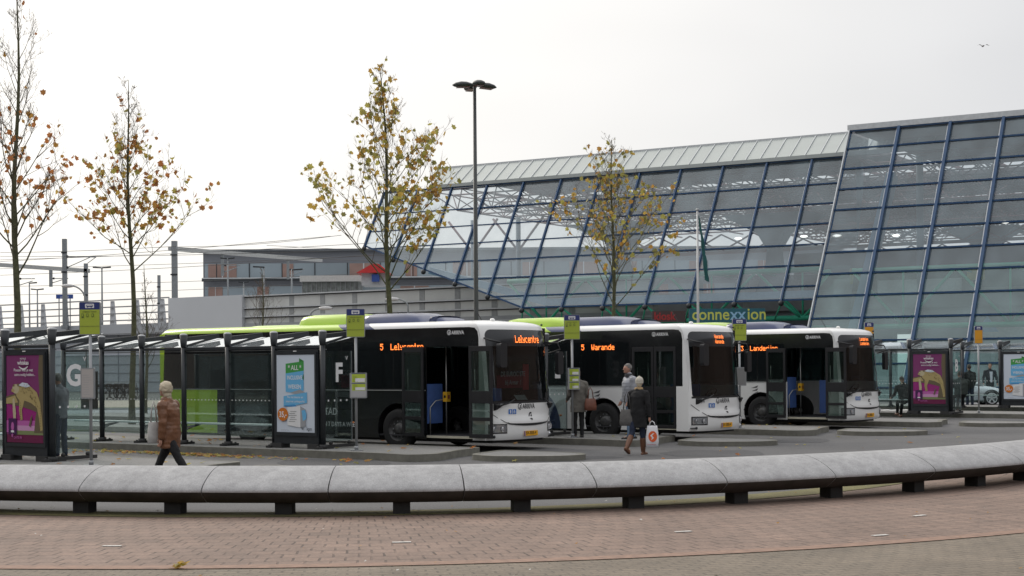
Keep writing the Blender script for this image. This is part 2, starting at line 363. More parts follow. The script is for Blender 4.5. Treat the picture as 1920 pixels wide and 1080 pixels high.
for _ in range(110):
    t = random.uniform(-10, 1.5); q = Vector(POLE[1] + (0,)) + D*t + NN*(-1.0 - abs(random.gauss(0, .3))); sp.append((q.x, q.y, .0))
for _ in range(160):
    q = Vector(random.choice(POLE[:4]) + (0,)) + D*random.uniform(-12, 2) + NN*random.uniform(-.3, 2.2); sp.append((q.x, q.y, .15))
for _ in range(140): sp.append((random.uniform(-14, 16), random.uniform(24, 50), .005))
for _ in range(60): sp.append((random.uniform(-20, -5), random.uniform(47, 52), .03))
leaf_litter('fallen_leaves', sp, .07, LEAFM, 'brown and yellow leaves lying along the kerbs and road')
white_l = [mat('pale_specks', (.5, .5, .47), .8, 0, (20, .3))]
sp = [(random.uniform(-8, 9), random.uniform(13, 21), .014) for _ in range(70)]
sp += [(BC[0]+R*math.sin(a), BC[1]-R*math.cos(a), .018) for R, a in ((random.uniform(11.0, 11.7), random.uniform(-.6, 1.0)) for _ in range(60))]
leaf_litter('paving_specks', sp, .022, white_l + LEAFM[:1], 'pale specks of litter and gum on the paving')
p = GR(338, 1066, .01); b = MB()
for k in range(3):
    a = k*1.1; q = b.add([(p.x+k*.04-.05 + .075*(1 if i % 2 else .5)*math.cos(i*.628+a), p.y + .06*(1 if i % 2 else .5)*math.sin(i*.628+a), .03+.02*k+.018*math.cos(i*1.9)) for i in range(10)]); b.face(range(q, q+10), LEAFM[(k*2+1) % 4])
tag(b.obj('curled_leaf'), 'curled brown leaf lying alone on the paving at lower left', 'leaf')
# ================================================================== CONCRETE BENCH
BP = [(-12.5, 23.2), (-9.6, 22.3), (-7.7, 21.75), (-6.1, 21.35), (-4.55, 21.05), (-3.05, 20.88), (-1.5, 20.85), (.08, 21.05), (1.62, 21.45), (3.12, 22.05), (4.62, 22.85), (6.05, 23.75), (7.4, 24.85), (8.6, 26.0), (9.8, 27.4), (11, 29.1)]
def spline(P, n=12):
    o = []
    for i in range(1, len(P)-2):
        a, b_, c, d = (Vector(P[i+k]) for k in (-1, 0, 1, 2))
        for j in range(n):
            t = j/n; o.append(.5*((2*b_) + (c-a)*t + (2*a-5*b_+4*c-d)*t*t + (3*b_-a-3*c+d)*t**3))
    return o
sl = spline(BP); cum = [0]
for i in range(1, len(sl)): cum.append(cum[-1] + (sl[i]-sl[i-1]).length)
def at_len(s):
    s = max(0, min(cum[-1]-1e-4, s))
    i = max(k for k in range(len(cum)-1) if cum[k] <= s); t = (s-cum[i])/(cum[i+1]-cum[i]); p = sl[i].lerp(sl[i+1], t)
    a, c = sl[max(0, i-3)], sl[min(len(sl)-1, i+4)]; d = (c-a).normalized(); return p, d
BCONC = mat('bench_concrete', (.40, .40, .41), 1.0, 0, None, .25, 70, spec=.15)
t_ = BCONC.node_tree; g_ = t_.nodes.new('ShaderNodeNewGeometry'); rs_ = None
for sc_, lo_, hi_, st_ in ((1.1, .90, 1.07, 1.0), (12, .94, 1.05, 1.0), (60, .85, 1.15, 1.0), (7, .86, 1.04, 6.0)):
    mp_ = t_.nodes.new('ShaderNodeMapping'); mp_.inputs['Scale'].default_value = (1, 1, 1/st_) if st_ > 1 else (1, 1, 1); t_.links.new(g_.outputs['Position'], mp_.inputs[0])
    n_ = t_.nodes.new('ShaderNodeTexNoise'); n_.inputs['Scale'].default_value = sc_; n_.inputs['Detail'].default_value = 6; t_.links.new(mp_.outputs[0], n_.inputs['Vector'])
    r_ = t_.nodes.new('ShaderNodeMapRange'); r_.inputs[1].default_value = .32; r_.inputs[2].default_value = .68; r_.inputs[3].default_value = lo_; r_.inputs[4].default_value = hi_; t_.links.new(n_.outputs[0], r_.inputs[0])
    if rs_ is None: rs_ = r_.outputs[0]
    else: q_ = t_.nodes.new('ShaderNodeMath'); q_.operation = 'MULTIPLY'; t_.links.new(rs_, q_.inputs[0]); t_.links.new(r_.outputs[0], q_.inputs[1]); rs_ = q_.outputs[0]
v_ = t_.nodes.new('ShaderNodeVectorMath'); v_.operation = 'SCALE'; v_.inputs[0].default_value = (.395, .393, .395); t_.links.new(rs_, v_.inputs['Scale']); t_.links.new(v_.outputs[0], t_.nodes['Principled BSDF'].inputs['Base Color'])
SEC = [(-.26, .17), (-.34, .195), (-.44, .25), (-.52, .315), (-.545, .35), (-.54, .385), (-.49, .44), (-.40, .495), (-.28, .55), (-.13, .60), (.04, .635), (.20, .645), (.34, .63), (.45, .58), (.50, .49), (.47, .33), (.36, .20), (.25, .17)]
def len_at_px(px):
    best = min(range(len(sl)), key=lambda i: abs(CX + sl[i].x*F/(sl[i].y-.5) - px)); return cum[best]
joints = [len_at_px(x) for x in (165, 380, 617, 858, 1100, 1330, 1535, 1714, 1880)]
st = joints[1]-joints[0]; joints = [joints[0]-st*2.1, joints[0]-st] + joints + [joints[-1]+1.75, joints[-1]+3.5]
lab_b = ['past the left edge', 'at the left edge of the photo', 'in front of the woman in brown', 'below the blue ribbon poster', 'below the stop sign of the nearest bus', 'below the windscreen of the nearest bus', 'below the woman carrying the white bag', 'below the third bus', 'below the purple poster at right', 'below the rightmost shelter', 'at the right edge of the photo', 'past the right edge']
UNDER = mat('bench_underside_painted_shade', (.055, .05, .045), .95, 0, (4, .4))  # shade under the bench overhang painted in as a dark blotchy tone
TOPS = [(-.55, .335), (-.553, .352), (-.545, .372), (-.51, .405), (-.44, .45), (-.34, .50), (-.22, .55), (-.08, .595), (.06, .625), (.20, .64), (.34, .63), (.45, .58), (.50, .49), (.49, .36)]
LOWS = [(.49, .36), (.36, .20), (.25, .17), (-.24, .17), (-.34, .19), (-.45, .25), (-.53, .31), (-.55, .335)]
for i in range(len(joints)-1):
    a, c = joints[i]+.006, joints[i+1]-.006
    if c > cum[-1]: c = cum[-1]
    if a >= c: break
    b = MB(); K = 10
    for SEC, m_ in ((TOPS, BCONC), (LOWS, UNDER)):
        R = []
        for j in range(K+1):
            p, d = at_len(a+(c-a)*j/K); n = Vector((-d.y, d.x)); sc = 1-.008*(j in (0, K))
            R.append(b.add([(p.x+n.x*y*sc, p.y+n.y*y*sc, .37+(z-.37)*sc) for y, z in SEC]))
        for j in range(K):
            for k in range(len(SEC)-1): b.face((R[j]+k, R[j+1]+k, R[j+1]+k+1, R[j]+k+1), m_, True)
    L_ = TOPS[:-1] + LOWS[:-1]
    for s_ in (a, c):
        p, d = at_len(s_); n = Vector((-d.y, d.x)); q = b.add([(p.x+n.x*y*.99, p.y+n.y*y*.99, .37+(z-.37)*.99) for y, z in L_]); b.face([q+k for k in range(len(L_))], BCONC)
    root = b.obj('concrete_bench'); tag(root, 'curved grey concrete bench segment ' + lab_b[min(i, len(lab_b)-1)], 'bench', 'segments of the long curved concrete bench')
    root['_seg'] = (a, c)
lb = MB(); lb.box(-.115, -.24, 0, .115, .0, .19); legme = lb.mesh('leg', mat('dark_bench_leg', (.03, .03, .03), .8, 0, (8, .3)))
segs = [o for o in COL.objects if o.name.startswith('concrete_bench')]
legl = [len_at_px(x)-.0 for x in (140, 325, 530, 748, 972, 1187, 1386, 1563, 1713, 1834)]; legl = [legl[0]-3.2, legl[0]-1.6] + legl + [legl[-1]+1.5, legl[-1]+3]
for s in legl:
    p, d = at_len(s); q = [o for o in segs if o['_seg'][0] <= s <= o['_seg'][1]] or [min(segs, key=lambda o: abs(o['_seg'][0]-s))]
    o = bpy.data.objects.new('leg', legme); COL.objects.link(o); o.location = (p.x, p.y, 0); o.rotation_euler = (0, 0, math.atan2(d.y, d.x)); o.parent = q[0]
for o in segs: del o['_seg']
# ================================================================== BUSES
DOT = {'L': '10000 10000 10000 10000 10000 10000 11111', 'e': '00000 00000 01110 10001 11111 10000 01111', 'l': '110 010 010 010 010 010 111', 'y': '00000 00000 10001 10001 01111 00001 01110',
 's': '00000 00000 01111 10000 01110 00001 11110', 'c': '00000 00000 01110 10000 10000 10000 01110', 'n': '00000 00000 11110 10001 10001 10001 10001', 't': '0100 0100 1110 0100 0100 0100 0011',
 'r': '0000 0000 1011 1100 1000 1000 1000', 'W': '10001 10001 10001 10101 10101 10101 01010', 'a': '00000 00000 01110 00001 01111 10001 01111', 'd': '00001 00001 01111 10001 10001 10001 01111',
 'i': '1 0 1 1 1 1 1', 'j': '001 000 001 001 001 101 010', '5': '11111 10000 11110 00001 00001 10001 01110', '3': '11111 00010 00100 00010 00001 10001 01110', ' ': '000 000 000 000 000 000 000'}
LED = mat('orange_led', (1.0, .22, .04), .5, 0, None, emit=2.6)
def led(fl, txt, u, v, h, sx=1.0):
    p = h/7; fl.w += .002
    for ch in txt:
        rows = DOT[ch].split()
        for j, r in enumerate(rows):
            for i, c in enumerate(r):
                if c == '1':
                    x0, y0 = u + i*p*sx, v + (6-j)*p; a = fl.b.add([fl.fn(x0, y0, fl.w), fl.fn(x0+p*.86*sx, y0, fl.w), fl.fn(x0+p*.86*sx, y0+p*.86, fl.w), fl.fn(x0, y0+p*.86, fl.w)]); fl.b.face((a, a+1, a+2, a+3), LED)
        u += (len(rows[0])+1)*p*sx
BL = 10.95; HW = 1.27; Z0, ZB, ZT = .27, 1.41, 2.86
M_lime = mat('lime_green_paint', (.42, .62, .04), .3, 0, (.8, .05), coat=.4)
M_navy = mat('navy_blue_paint', (.035, .05, .13), .3, 0, (.8, .08), coat=.4)
M_blk = mat('gloss_black_wrap', (.010, .011, .012), .22, 0, (2, .2), coat=.3)
M_pg = mat('privacy_glass', (.008, .010, .011), .07, 0, (1, .3), spec=.35)
M_side = glass('bus_door_glass', (.68, .76, .73), (.08, .11, .10), .08, .03)
M_ws = glass('windscreen_glass', (.34, .40, .40), (.04, .05, .055), .05, .02)
M_far = glass('far_side_glass', (.16, .19, .19), (.03, .04, .04), .2, .03)
M_int = mat('interior_grey', (.05, .05, .055), .7)
M_blue = mat('interior_blue', (.07, .14, .38), .6)
M_yel = mat('validator_yellow', (.75, .42, .02), .5)
M_rail = mat('handrail_steel', (.4, .4, .38), .3, .7)
M_dkw = mat('worn_white_panel', (.74, .74, .73), .33, 0, (1.5, .07), coat=.3)
M_lamp = glass('headlamp_lens', (.75, .78, .8), (.6, .62, .65), .35, .15)
M_ref = mat('lamp_reflector', (.7, .72, .75), .18, .8)
M_amber = mat('amber_lens', (.7, .2, .02), .3)
M_plate = mat('yellow_number_plate', (.85, .42, .015), .4, 0, (20, .15))
def fx(u, z):
    x = .31*(1-abs(u)**3.0)
    if z > 1.1: x -= (z-1.1)*.075
    if z < .75: x += .05*(1-abs(u)**4)
    if z > 2.5: x -= ((z-2.5)/.36)**2*.06
    return x
def side_fn(u, v, w): return (u, -HW-w, v)
def front_fn(y, z, w): return (fx(y/HW, z)+w, y, z)
def ws_half(z, side):
    """half-width of the windscreen opening at height z"""
    top = 2.80; bot = 1.14
    r = .16 if z > 2 else .05
    e = top-z if z > 2 else z-bot
    if e < 0: return None
    base = .93 if side < 0 else .97
    if e < r: return base - (r - math.sqrt(max(0, r*r-(r-e)**2)))/HW
    return base
def make_bus(kind):
    root = empty('city_bus', (0, 0, 0))
    ad = kind == 'black'
    low = M_blk if ad else M_dkw
    def rowmat(x, z): return M_lime if x < -4.3-.5*(z-2.86)*4 else (M_navy if x < -3.3 else M_white)
    # ---- body shell
    b = MB()
    zs = [Z0, .33, .42, .52, .62, .72, .8, .9, 1.0, 1.08, 1.14]
    us = [-1+2*i/28 for i in range(29)]
    us = [math.copysign(abs(u)**.8, u) for u in us]
    R = [b.add([(fx(u, z) - (.05*(1-(z-Z0)/.15)**2 if z < .42 else 0), u*HW, z) for u in us]) for z in zs]
    for i in range(len(zs)-1):
        for j in range(28): b.face((R[i]+j, R[i]+j+1, R[i+1]+j+1, R[i+1]+j), M_white, True)
    # pillars beside the windscreen and band above it
    zz = [1.14, 1.16, 1.2, 1.3, 1.6, 2.0, 2.3, 2.5, 2.6, 2.66, 2.7, 2.74, 2.77, 2.79, 2.7999]
    for sgn in (-1, 1):
        P = []
        for z in zz:
            h = ws_half(z, sgn); P.append(b.add([(fx(sgn*t, z), sgn*t*HW, z) for t in (h, h+(1-h)*.33, h+(1-h)*.66, 1)]))
        for i in range(len(zz)-1):
            for k in range(3):
                f = (P[i]+k, P[i]+k+1, P[i+1]+k+1, P[i+1]+k); b.face(f if sgn > 0 else f[::-1], M_white, True)
    h1, h2 = ws_half(2.7999, -1), ws_half(2.7999, 1)
    uu = [-1, -.98, -.95, -.9, -h1] + [-h1+(h1+h2)*i/16 for i in range(1, 16)] + [h2, .9, .95, .98, 1]
    uu = sorted(set(round(x, 5) for x in uu))
    A0 = b.add([(fx(u, 2.8), u*HW, 2.8) for u in uu]); prev = A0
    arcs = [(2.86, 0, 0)] + [(2.86+.15*math.sin(a), .26*(1-math.cos(a)), .62*(1-math.cos(a))) for a in (math.radians(15*i) for i in range(1, 7))]
    for z, dw, sb in arcs:
        q = b.add([(fx(u, 2.86)-sb - (0 if z > 2.86 else 0), u*(HW-dw), z) for u in uu])
        for j in range(len(uu)-1): b.face((prev+j, prev+j+1, q+j+1, q+j), M_white, True)
        prev = q
    topz = arcs[-1][0]; n = len(uu)
    # roof: from the dome back, both shoulders and the crown
    xs = [-.9, -2, -3.05, -3.3, -3.8, -4.3, -4.6, -6, -8, -10, -10.8]
    def ring(x, zero):
        pts = []
        for z, dw, sb in arcs: pts.append((x if x is not None else fx(1, 2.86)-sb, -(HW-dw), z))
        pts += [((x if x is not None else fx(1, 2.86)-arcs[-1][2]), y, topz+.03*(1-(y/1.01)**2)) for y in (-.5, 0, .5)]
        for z, dw, sb in arcs[::-1]: pts.append((x if x is not None else fx(1, 2.86)-sb, HW-dw, z))
        return pts
    prev = b.add(ring(None, 1)); px_ = -.3
    for x in xs:
        q = b.add([(p[0]+(-(p[2]-2.86)*2.2 if -5 < x < -3 else 0), p[1], p[2]) for p in ring(x, 0)])
        m = M_white if x >= -3.3 else (M_navy if x >= -4.3 else M_lime)
        for j in range(len(arcs)*2+2): b.face((prev+j, prev+j+1, q+j+1, q+j)[::-1], m, True)
        prev = q
    q2 = b.add([(-10.95, p[1]*.96, 2.86 + (p[2]-2.86)*.2) for p in ring(-10.8, 0)])
    for j in range(len(arcs)*2+2): b.face((prev+j, prev+j+1, q2+j+1, q2+j)[::-1], M_lime, True)
    # cap between dome front row and crown
    c0 = b.add([(fx(u, 2.86)-.62, u*(HW-.26), topz) for u in uu]); c1 = b.add([(fx(1, 2.86)-.62, u*(HW-.26), topz+.03*(1-u*u)) for u in uu])
    for j in range(n-1): b.face((c0+j, c0+j+1, c1+j+1, c1+j), M_white, True)
    # rear wall
    for z0, z1 in ((Z0, ZB), (ZB, ZT)):
        q = [-HW+2*HW*i/12 for i in range(13)]; a = b.add([(-BL-.10*(1-abs(y/HW)**3), y, z0) for y in q]); c = b.add([(-BL-.10*(1-abs(y/HW)**3), y, z1) for y in q])
        for j in range(12): b.face((a+j, c+j, c+j+1, a+j+1), M_lime, True)
    # corner post strips on both sides
    def arch(cx, r=.60, zc=.50, flip=False):
        a0 = math.asin(max(-1, (Z0-zc)/r)); return [(cx + r*math.cos(math.pi-a0 - (math.pi-2*a0)*i/16), zc + r*math.sin(math.pi-a0-(math.pi-2*a0)*i/16)) for i in range(17)]
    FW, RW = -2.62, -7.6
    DX0, DX1 = -1.72, -.36
    def lower(x0, x1, m, holes=()):
        pts = [(x0, ZB), (x0, Z0)]
        for h in holes: pts += arch(h)
        pts += [(x1, Z0), (x1, ZB)]
        return pts
    segA = lower(-BL, DX0, low, (RW, FW))
    if ad:
        b.prism(lower(-BL, -8.75, low), side_fn, -.03, 0, M_lime)
        b.prism(lower(-8.75, DX0, low, (RW, FW)), side_fn, -.03, 0, M_blk)
    else: 
        b.prism(lower(-BL, -5.4, low, (RW,)), side_fn, -.03, 0, M_navy)
        b.prism(lower(-5.4, DX0, low, (FW,)), side_fn, -.03, 0, low)
        # the swept blue edge: curved sheet 3 mm proud
        sw = [(-5.4, ZB), (-5.15, 1.38)] + [(-5.4+.35+ .95*math.sin(t)*1.1, 1.41-1.14*(1-math.cos(t))) for t in [i*math.pi/2/10 for i in range(3, 11)]] + [(-5.4, Z0)]
        b.prism(sw, side_fn, .002, .005, M_navy)
    b.prism(lower(DX1, 0, low), side_fn, -.03, 0, M_white)
    # white cantrail corner and A pillar side strip
    b.prism([(-.17, ZB), (0, ZB), (fx(1, 2.5), 2.5), (fx(1, 2.86), 2.86), (-.45, 2.86), (-.28, 2.84), (-.20, 2.76), (-.17, 2.6)], side_fn, -.03, 0, M_white)
    # far side
    b.box(-BL, HW-.03, Z0, 0, HW, ZB, M_white if not ad else M_blk)
    b.box(-BL, HW-.03, 2.45, -.1, HW, 2.86, M_blk)
    # rear lime strip seen along the side's back edge
    b.prism([(-BL, ZB), (-10.83, ZB), (-10.75, 2.86), (-BL, 2.86)], side_fn, -.03, .0, M_lime)
    b.obj('body', None, root)
    # ---- black glazed band with door notch
    b = MB()
    b.prism([(-10.83, ZB), (DX0, ZB), (DX0, 2.42), (DX1, 2.42), (DX1, ZB), (-.17, ZB), (-.17, 2.6), (-.20, 2.76), (-.28, 2.84), (-.45, 2.86), (-10.75, 2.86)], side_fn, -.028, -.002, M_blk)
    b.obj('window_band', None, root)
    wx = [(-10.55, -9.05), (-9.0, -7.5), (-7.45, -5.95), (-5.9, -4.4), (-4.35, -2.75), (-2.7, -1.8)]
    for x0, x1 in wx:
        b = MB(); b.prism(round_poly([(x0, 1.46), (x1, 1.46), (x1, 2.56), (x0, 2.56)], .05, 3), side_fn, -.001, .003, M_pg); b.obj('window', None, root)
    # thin belt moulding
    b = MB(); b.box(-10.8, -HW-.012, 1.395, DX0-.02, -HW-.001, 1.415, mat('belt_moulding', (.35, .36, .35), .4)); b.obj('belt_moulding', None, root)
    # far side glazing
    b = MB(); b.box(-10.9, HW-.02, ZB, -.1, HW-.012, 2.45, M_far)
    for x in (-9.2, -7.6, -6, -4.4, -2.8, -1.3): b.box(x-.05, HW-.05, ZB, x+.05, HW-.021, 2.45, M_black)
    b.obj('far_glazing', None, root)
    # ---- interior
    b = MB()
    b.box(-10.9, -HW+.04, .33, .12, HW-.04, .36, M_int); b.box(-10.9, -1.1, 2.6, -.15, 1.2, 2.64, mat('ceiling_panel', (.30, .30, .30), .7))
    b.box(-10.9, -HW+.04, .3, -3.3, -HW+.06, 1.4, M_int); b.box(-3.4, -1.2, .36, -3.36, 1.2, .8, M_int)
    b.box(DX0, -1.2, .30, DX1, -1.26, .355, mat('step_edge', (.5, .48, .38), .6))
    for x in (-4.4, -5.3, -6.2, -7.1, -8, -9):
        for y in (-.95, -.5, .5, .95): b.box(x, y-.2, .8, x+.4, y+.2, 1.2, M_blue); b.box(x-.05, y-.2, 1.2, x+.05, y+.2, 1.85, M_blue)
    b.obj('interior', None, root)
    b = MB(); b.box(-1.80, -1.17, .62, -1.765, -.60, 1.55, M_blue); b.obj('partition', None, root, .01); b = MB(); b.box(-1.15, -.30, .45, -.25, -.27, 1.45, M_blue); b.obj('partition', None, root, .01)
    b = MB(); b.box(-1.60, -.80, 1.13, -1.48, -.66, 1.36, M_yel); b.box(-1.479, -.77, 1.2, -1.472, -.69, 1.29, mat('validator_screen', (.25, .05, .02), .3)); b.box(-1.57, -.805, 1.22, -1.51, -.80, 1.28, M_black); b.obj('ticket_validator', None, root, .015)
    b = MB(); b.tube([(-1.55, -.73, .36), (-1.55, -.73, 2.6)], .017, 8, M_rail); b.obj('handrail', None, root); b = MB(); b.tube([(-1.74, -1.1, .36), (-1.74, -1.1, 1.0), (-1.7, -.95, 1.15), (-1.55, -.73, 1.2)], .015, 8, M_rail); b.obj('handrail', None, root); b = MB(); b.tube([(-.4, -.35, 1.5), (-.4, -.35, 2.6)], .015, 8, M_rail); b.obj('handrail', None, root)
    # driver's place
    b = MB(); b.prism([(-.35, .9), (.15, .95), (.22, 1.08), (-.05, 1.16), (-.35, 1.12)], lambda u, v, w: (u, w, v), -1.1, 1.15, M_black); b.obj('dashboard', None, root, .03)
    b = MB()
    for i in range(20):
        a, c = i*math.pi/10, (i+1)*math.pi/10; b.tube([(-.42+.22*math.sin(a)*.45, .55+.22*math.cos(a), 1.2+.22*math.sin(a)*.6), (-.42+.22*math.sin(c)*.45, .55+.22*math.cos(c), 1.2+.22*math.sin(c)*.6)], .014, 6, M_black)
    b.tube([(-.42, .35, 1.2), (-.42, .75, 1.2)], .012, 6, M_black); b.tube([(-.42, .55, 1.2), (-.25, .55, 1.05)], .02, 6, M_black); b.obj('steering_wheel', None, root)
    b = MB(); b.box(-1.1, .3, .7, -.65, .8, .85, M_int); b.box(-1.2, .32, .85, -1.08, .78, 1.5, M_int); b.obj('driver_seat', None, root, .04)
    # ---- doors
    def leaf(x0, x1, yo):
        lf = MB(); w = x1-x0
        def slab(u0, v0, u1, v1): lf.box(u0, yo-.02, v0, u1, yo+.02, v1, M_black)
        slab(x0, .33, x0+.07, 2.42); slab(x1-.07, .33, x1, 2.42)
        for v0, v1 in ((.33, .42), (.72, .80), (1.12, 1.40), (2.30, 2.42)): slab(x0+.07, v0, x1-.07, v1)
        o = lf.obj('door', None, root, .004)
        g = MB()
        for v0, v1 in ((.42, .72), (.80, 1.12), (1.40, 2.30)): g.box(x0+.07, yo-.004, v0, x1-.07, yo+.004, v1, M_side)
        g.obj('door_glass', None, o)
        h = MB(); h.tube([(x0+.12, yo+.06, 1.0), (x0+.12, yo+.06, 1.9)], .012, 6, M_rail); h.obj('handle', None, o)
    if kind in ('black', 'open'): leaf(-2.36, -1.71, -HW-.10); leaf(-.37, .29, -HW-.10)
    else: leaf(DX0+.015, (DX0+DX1)/2-.008, -HW+.02); leaf((DX0+DX1)/2+.008, DX1-.015, -HW+.02)
    # ---- windscreen glass and display
    b = MB(); zg = [1.14, 1.16, 1.2, 1.3, 1.45, 1.6, 1.8, 2.0, 2.2, 2.3, 2.4, 2.42]
    P = []
    for z in zg: hl, hr = ws_half(z, -1), ws_half(z, 1); P.append(b.add([(fx(-hl+(hl+hr)*i/20, z)-.008, (-hl+(hl+hr)*i/20)*HW, z) for i in range(21)]))
    for i in range(len(zg)-1):
        for j in range(20): b.face((P[i]+j, P[i]+j+1, P[i+1]+j+1, P[i+1]+j), M_ws, True)
    b.obj('windscreen', None, root)
    b = MB(); zg = [2.42, 2.5, 2.6, 2.66, 2.7, 2.74, 2.77, 2.79, 2.7999]; P = []; M_disp = mat('display_glass', (.03, .032, .035), .12, 0, (1, .2), spec=.5)
    for z in zg: hl, hr = ws_half(z, -1), ws_half(z, 1); P.append(b.add([(fx(-hl+(hl+hr)*i/20, z)-.008, (-hl+(hl+hr)*i/20)*HW, z) for i in range(21)]))
    for i in range(len(zg)-1):
        for j in range(20): b.face((P[i]+j, P[i]+j+1, P[i+1]+j+1, P[i+1]+j), M_disp, True)
    b.obj('destination_display', None, root)
    # black frame line under the screen and the curved front seam
    b = MB(); ys = [-1.2+2.4*i/24 for i in range(25)]
    a = b.add([(fx(y/HW, 1.12)+.004, y, 1.10) for y in ys]); c = b.add([(fx(y/HW, 1.14)+.004, y, 1.15) for y in ys])
    for j in range(24): b.face((a+j, a+j+1, c+j+1, c+j), M_black)
    b.obj('windscreen_seal', None, root)
    b = MB()
    def smile(y): return .60 + .015 + .05*(abs(y)/1.2)**2 + .28*max(0, (abs(y)-.72)/.5)**1.4
    for t0, t1, hw_ in ((-.80, .84, .034),):
        ys = [t0+(t1-t0)*i/24 for i in range(25)]
        a = b.add([(fx(y/HW, .61)+.012, y, smile(y)-hw_*max(0, math.cos(y/.86*1.5))) for y in ys]); c = b.add([(fx(y/HW, .65)+.014, y, smile(y)+hw_*.6) for y in ys])
        for j in range(24): b.face((a+j, a+j+1, c+j+1, c+j), M_black)
    for sg in (-1, 1):
        ys = [sg*(.72+.50*i/12) for i in range(13)]
        b.tube([(fx(y/HW, smile(y))+.003, y, smile(y)) for y in ys], .007, 5, M_black)
    b.obj('grille_seam', None, root)
    # headlights
    for sg in (-1, 1):
        b = MB(); y0, y1 = (sg*.80, sg*1.22); lo, hi = min(y0, y1), max(y0, y1); ys = [lo+(hi-lo)*i/8 for i in range(9)]
        for k, (z0, z1, off, m) in enumerate(((.42, .64, .004, M_black), (.445, .615, .010, M_lamp))):
            sh = .025*k; yy = [lo+sh+(hi-lo-2*sh)*i/8 for i in range(9)]
            a = b.add([(fx(y/HW, z0)+off, y, z0) for y in yy]); c = b.add([(fx(y/HW, z1)+off, y, z1) for y in yy])
            for j in range(8): b.face((a+j, a+j+1, c+j+1, c+j), m)
        hl = b.obj('headlight', None, root); b = MB()
        for y in ((lo+hi)/2-.1, (lo+hi)/2+.09):
            cx_ = fx(y/HW, .53)
            R_ = [b.add([(cx_+.014+dz, y+r*math.cos(t*math.pi/6), .53+r*math.sin(t*math.pi/6)) for t in range(12)]) for r, dz in ((.07, .004), (.045, -.006), (.03, .012))]
            for i in range(2):
                for t in range(12): b.face((R_[i]+t, R_[i]+(t+1) % 12, R_[i+1]+(t+1) % 12, R_[i+1]+t), M_ref, True)
            b.face([R_[2]+t for t in range(12)], M_ref)
        b.obj('reflector', None, hl)
    for sg in (-1, 1):
        b = MB(); y = sg*1.10; b.ball((fx(y/HW, .34)+.0, y, .35), (.02, .045, .035), 8, M_ref if sg > 0 else M_dark); b.obj('fog_light', None, root)
    # wipers
    for y0, y1 in ((-.98, -.55), (.98, .62)):
        b = MB(); b.tube([front_fn(y0, 1.06, .04), front_fn((y0+y1)/2, 1.11, .06), front_fn(y1, 1.20, .04)], [.022, .016, .010], 6, M_black)
        b.ball(front_fn(y0, 1.055, .03), .045, 8, M_black); b.obj('wiper', None, root)
    # mirrors
    b = MB(); b.tube([(-.05, -1.22, 2.60), (.18, -1.30, 2.55), (.42, -1.22, 2.50)], .022, 7, M_black)
    b.prism(round_poly([(-1.31, 1.93), (-1.05, 1.93), (-1.05, 2.48), (-1.31, 2.48)], .07, 4), lambda u, v, w: (w, u, v), .36, .48, M_black); b.obj('mirror', None, root)
    b = MB(); b.tube([(-.05, 1.22, 2.52), (.15, 1.42, 2.5), (.2, 1.48, 2.35), (.0, 1.26, 2.25)], .02, 7, M_black)
    b.prism(round_poly([(1.36, 1.75), (1.58, 1.75), (1.58, 2.3), (1.36, 2.3)], .07, 4), lambda u, v, w: (w, u, v), .12, .22, M_black); b.obj('mirror', None, root)
    # number plate
    b = MB(); b.box(.365, -.27, .345, .375, .27, .46, M_plate)
    pl = b.obj('number_plate', None, root); fl = Flat(lambda u, v, w: (.3755+w, u, v)); fl.text('BX-BBB-4', 0, .372, .11, M_black, .01, .9); fl.rect(-.27, .345, -.23, .46, plain((.03, .08, .4))); fl.obj('plate_text', pl)
    # wheels
    for wx_ in (FW, RW):
        for sg in (-1, 1):
            w = MB(); y = sg*(HW-.15); prof = [(.20, -.13), (.40, -.14), (.465, -.12), (.485, -.05), (.485, .05), (.465, .12), (.40, .14), (.28, .13)]
            R_ = []
            for r, dy in prof: R_.append(w.add([(wx_+r*math.cos(t*math.pi/14), y+sg*dy, .485+r*math.sin(t*math.pi/14)) for t in range(28)]))
            for i in range(len(prof)-1):
                for t in range(28): w.face((R_[i]+t, R_[i]+(t+1) % 28, R_[i+1]+(t+1) % 28, R_[i+1]+t), M_rub, True)
            wh = w.obj('wheel', None, root); w = MB()
            M_rim = mat('dull_rim', (.10, .10, .10), .5, .5, (15, .4))
            prof = [(.285, .125), (.27, .09), (.23, .04), (.15, .05), (.13, .10), (.07, .12), (.0, .125)]; R_ = [w.add([(wx_+r*math.cos(t*math.pi/14), y+sg*dy, .485+r*math.sin(t*math.pi/14)) for t in range(28)]) for r, dy in prof]
            for i in range(len(prof)-1):
                for t in range(28): w.face((R_[i]+t, R_[i]+(t+1) % 28, R_[i+1]+(t+1) % 28, R_[i+1]+t), M_rim, True)
            for k in range(10): a = k*math.pi/5; w.ball((wx_+.19*math.cos(a), y+sg*.055, .485+.19*math.sin(a)), .018, 6, M_grey)
            w.obj('rim', None, wh)
        b = MB(); 
        for i in range(16):
            a, c = math.pi*i/16, math.pi*(i+1)/16
            b.quad((wx_+.6*math.cos(a), -HW, .5+.6*math.sin(a)), (wx_+.6*math.cos(c), -HW, .5+.6*math.sin(c)), (wx_+.6*math.cos(c), -HW+.45, .5+.6*math.sin(c)), (wx_+.6*math.cos(a), -HW+.45, .5+.6*math.sin(a)), M_black)
        b.quad((wx_-.6, -HW+.45, .2), (wx_+.6, -HW+.45, .2), (wx_+.6, -HW+.45, 1.1), (wx_-.6, -HW+.45, 1.1), M_black)
        b.obj('wheel_arch', None, root)
    b = MB(); b.box(-10.7, -1.0, .2, 0, 1.0, .325, M_black); b.obj('underframe', None, root)
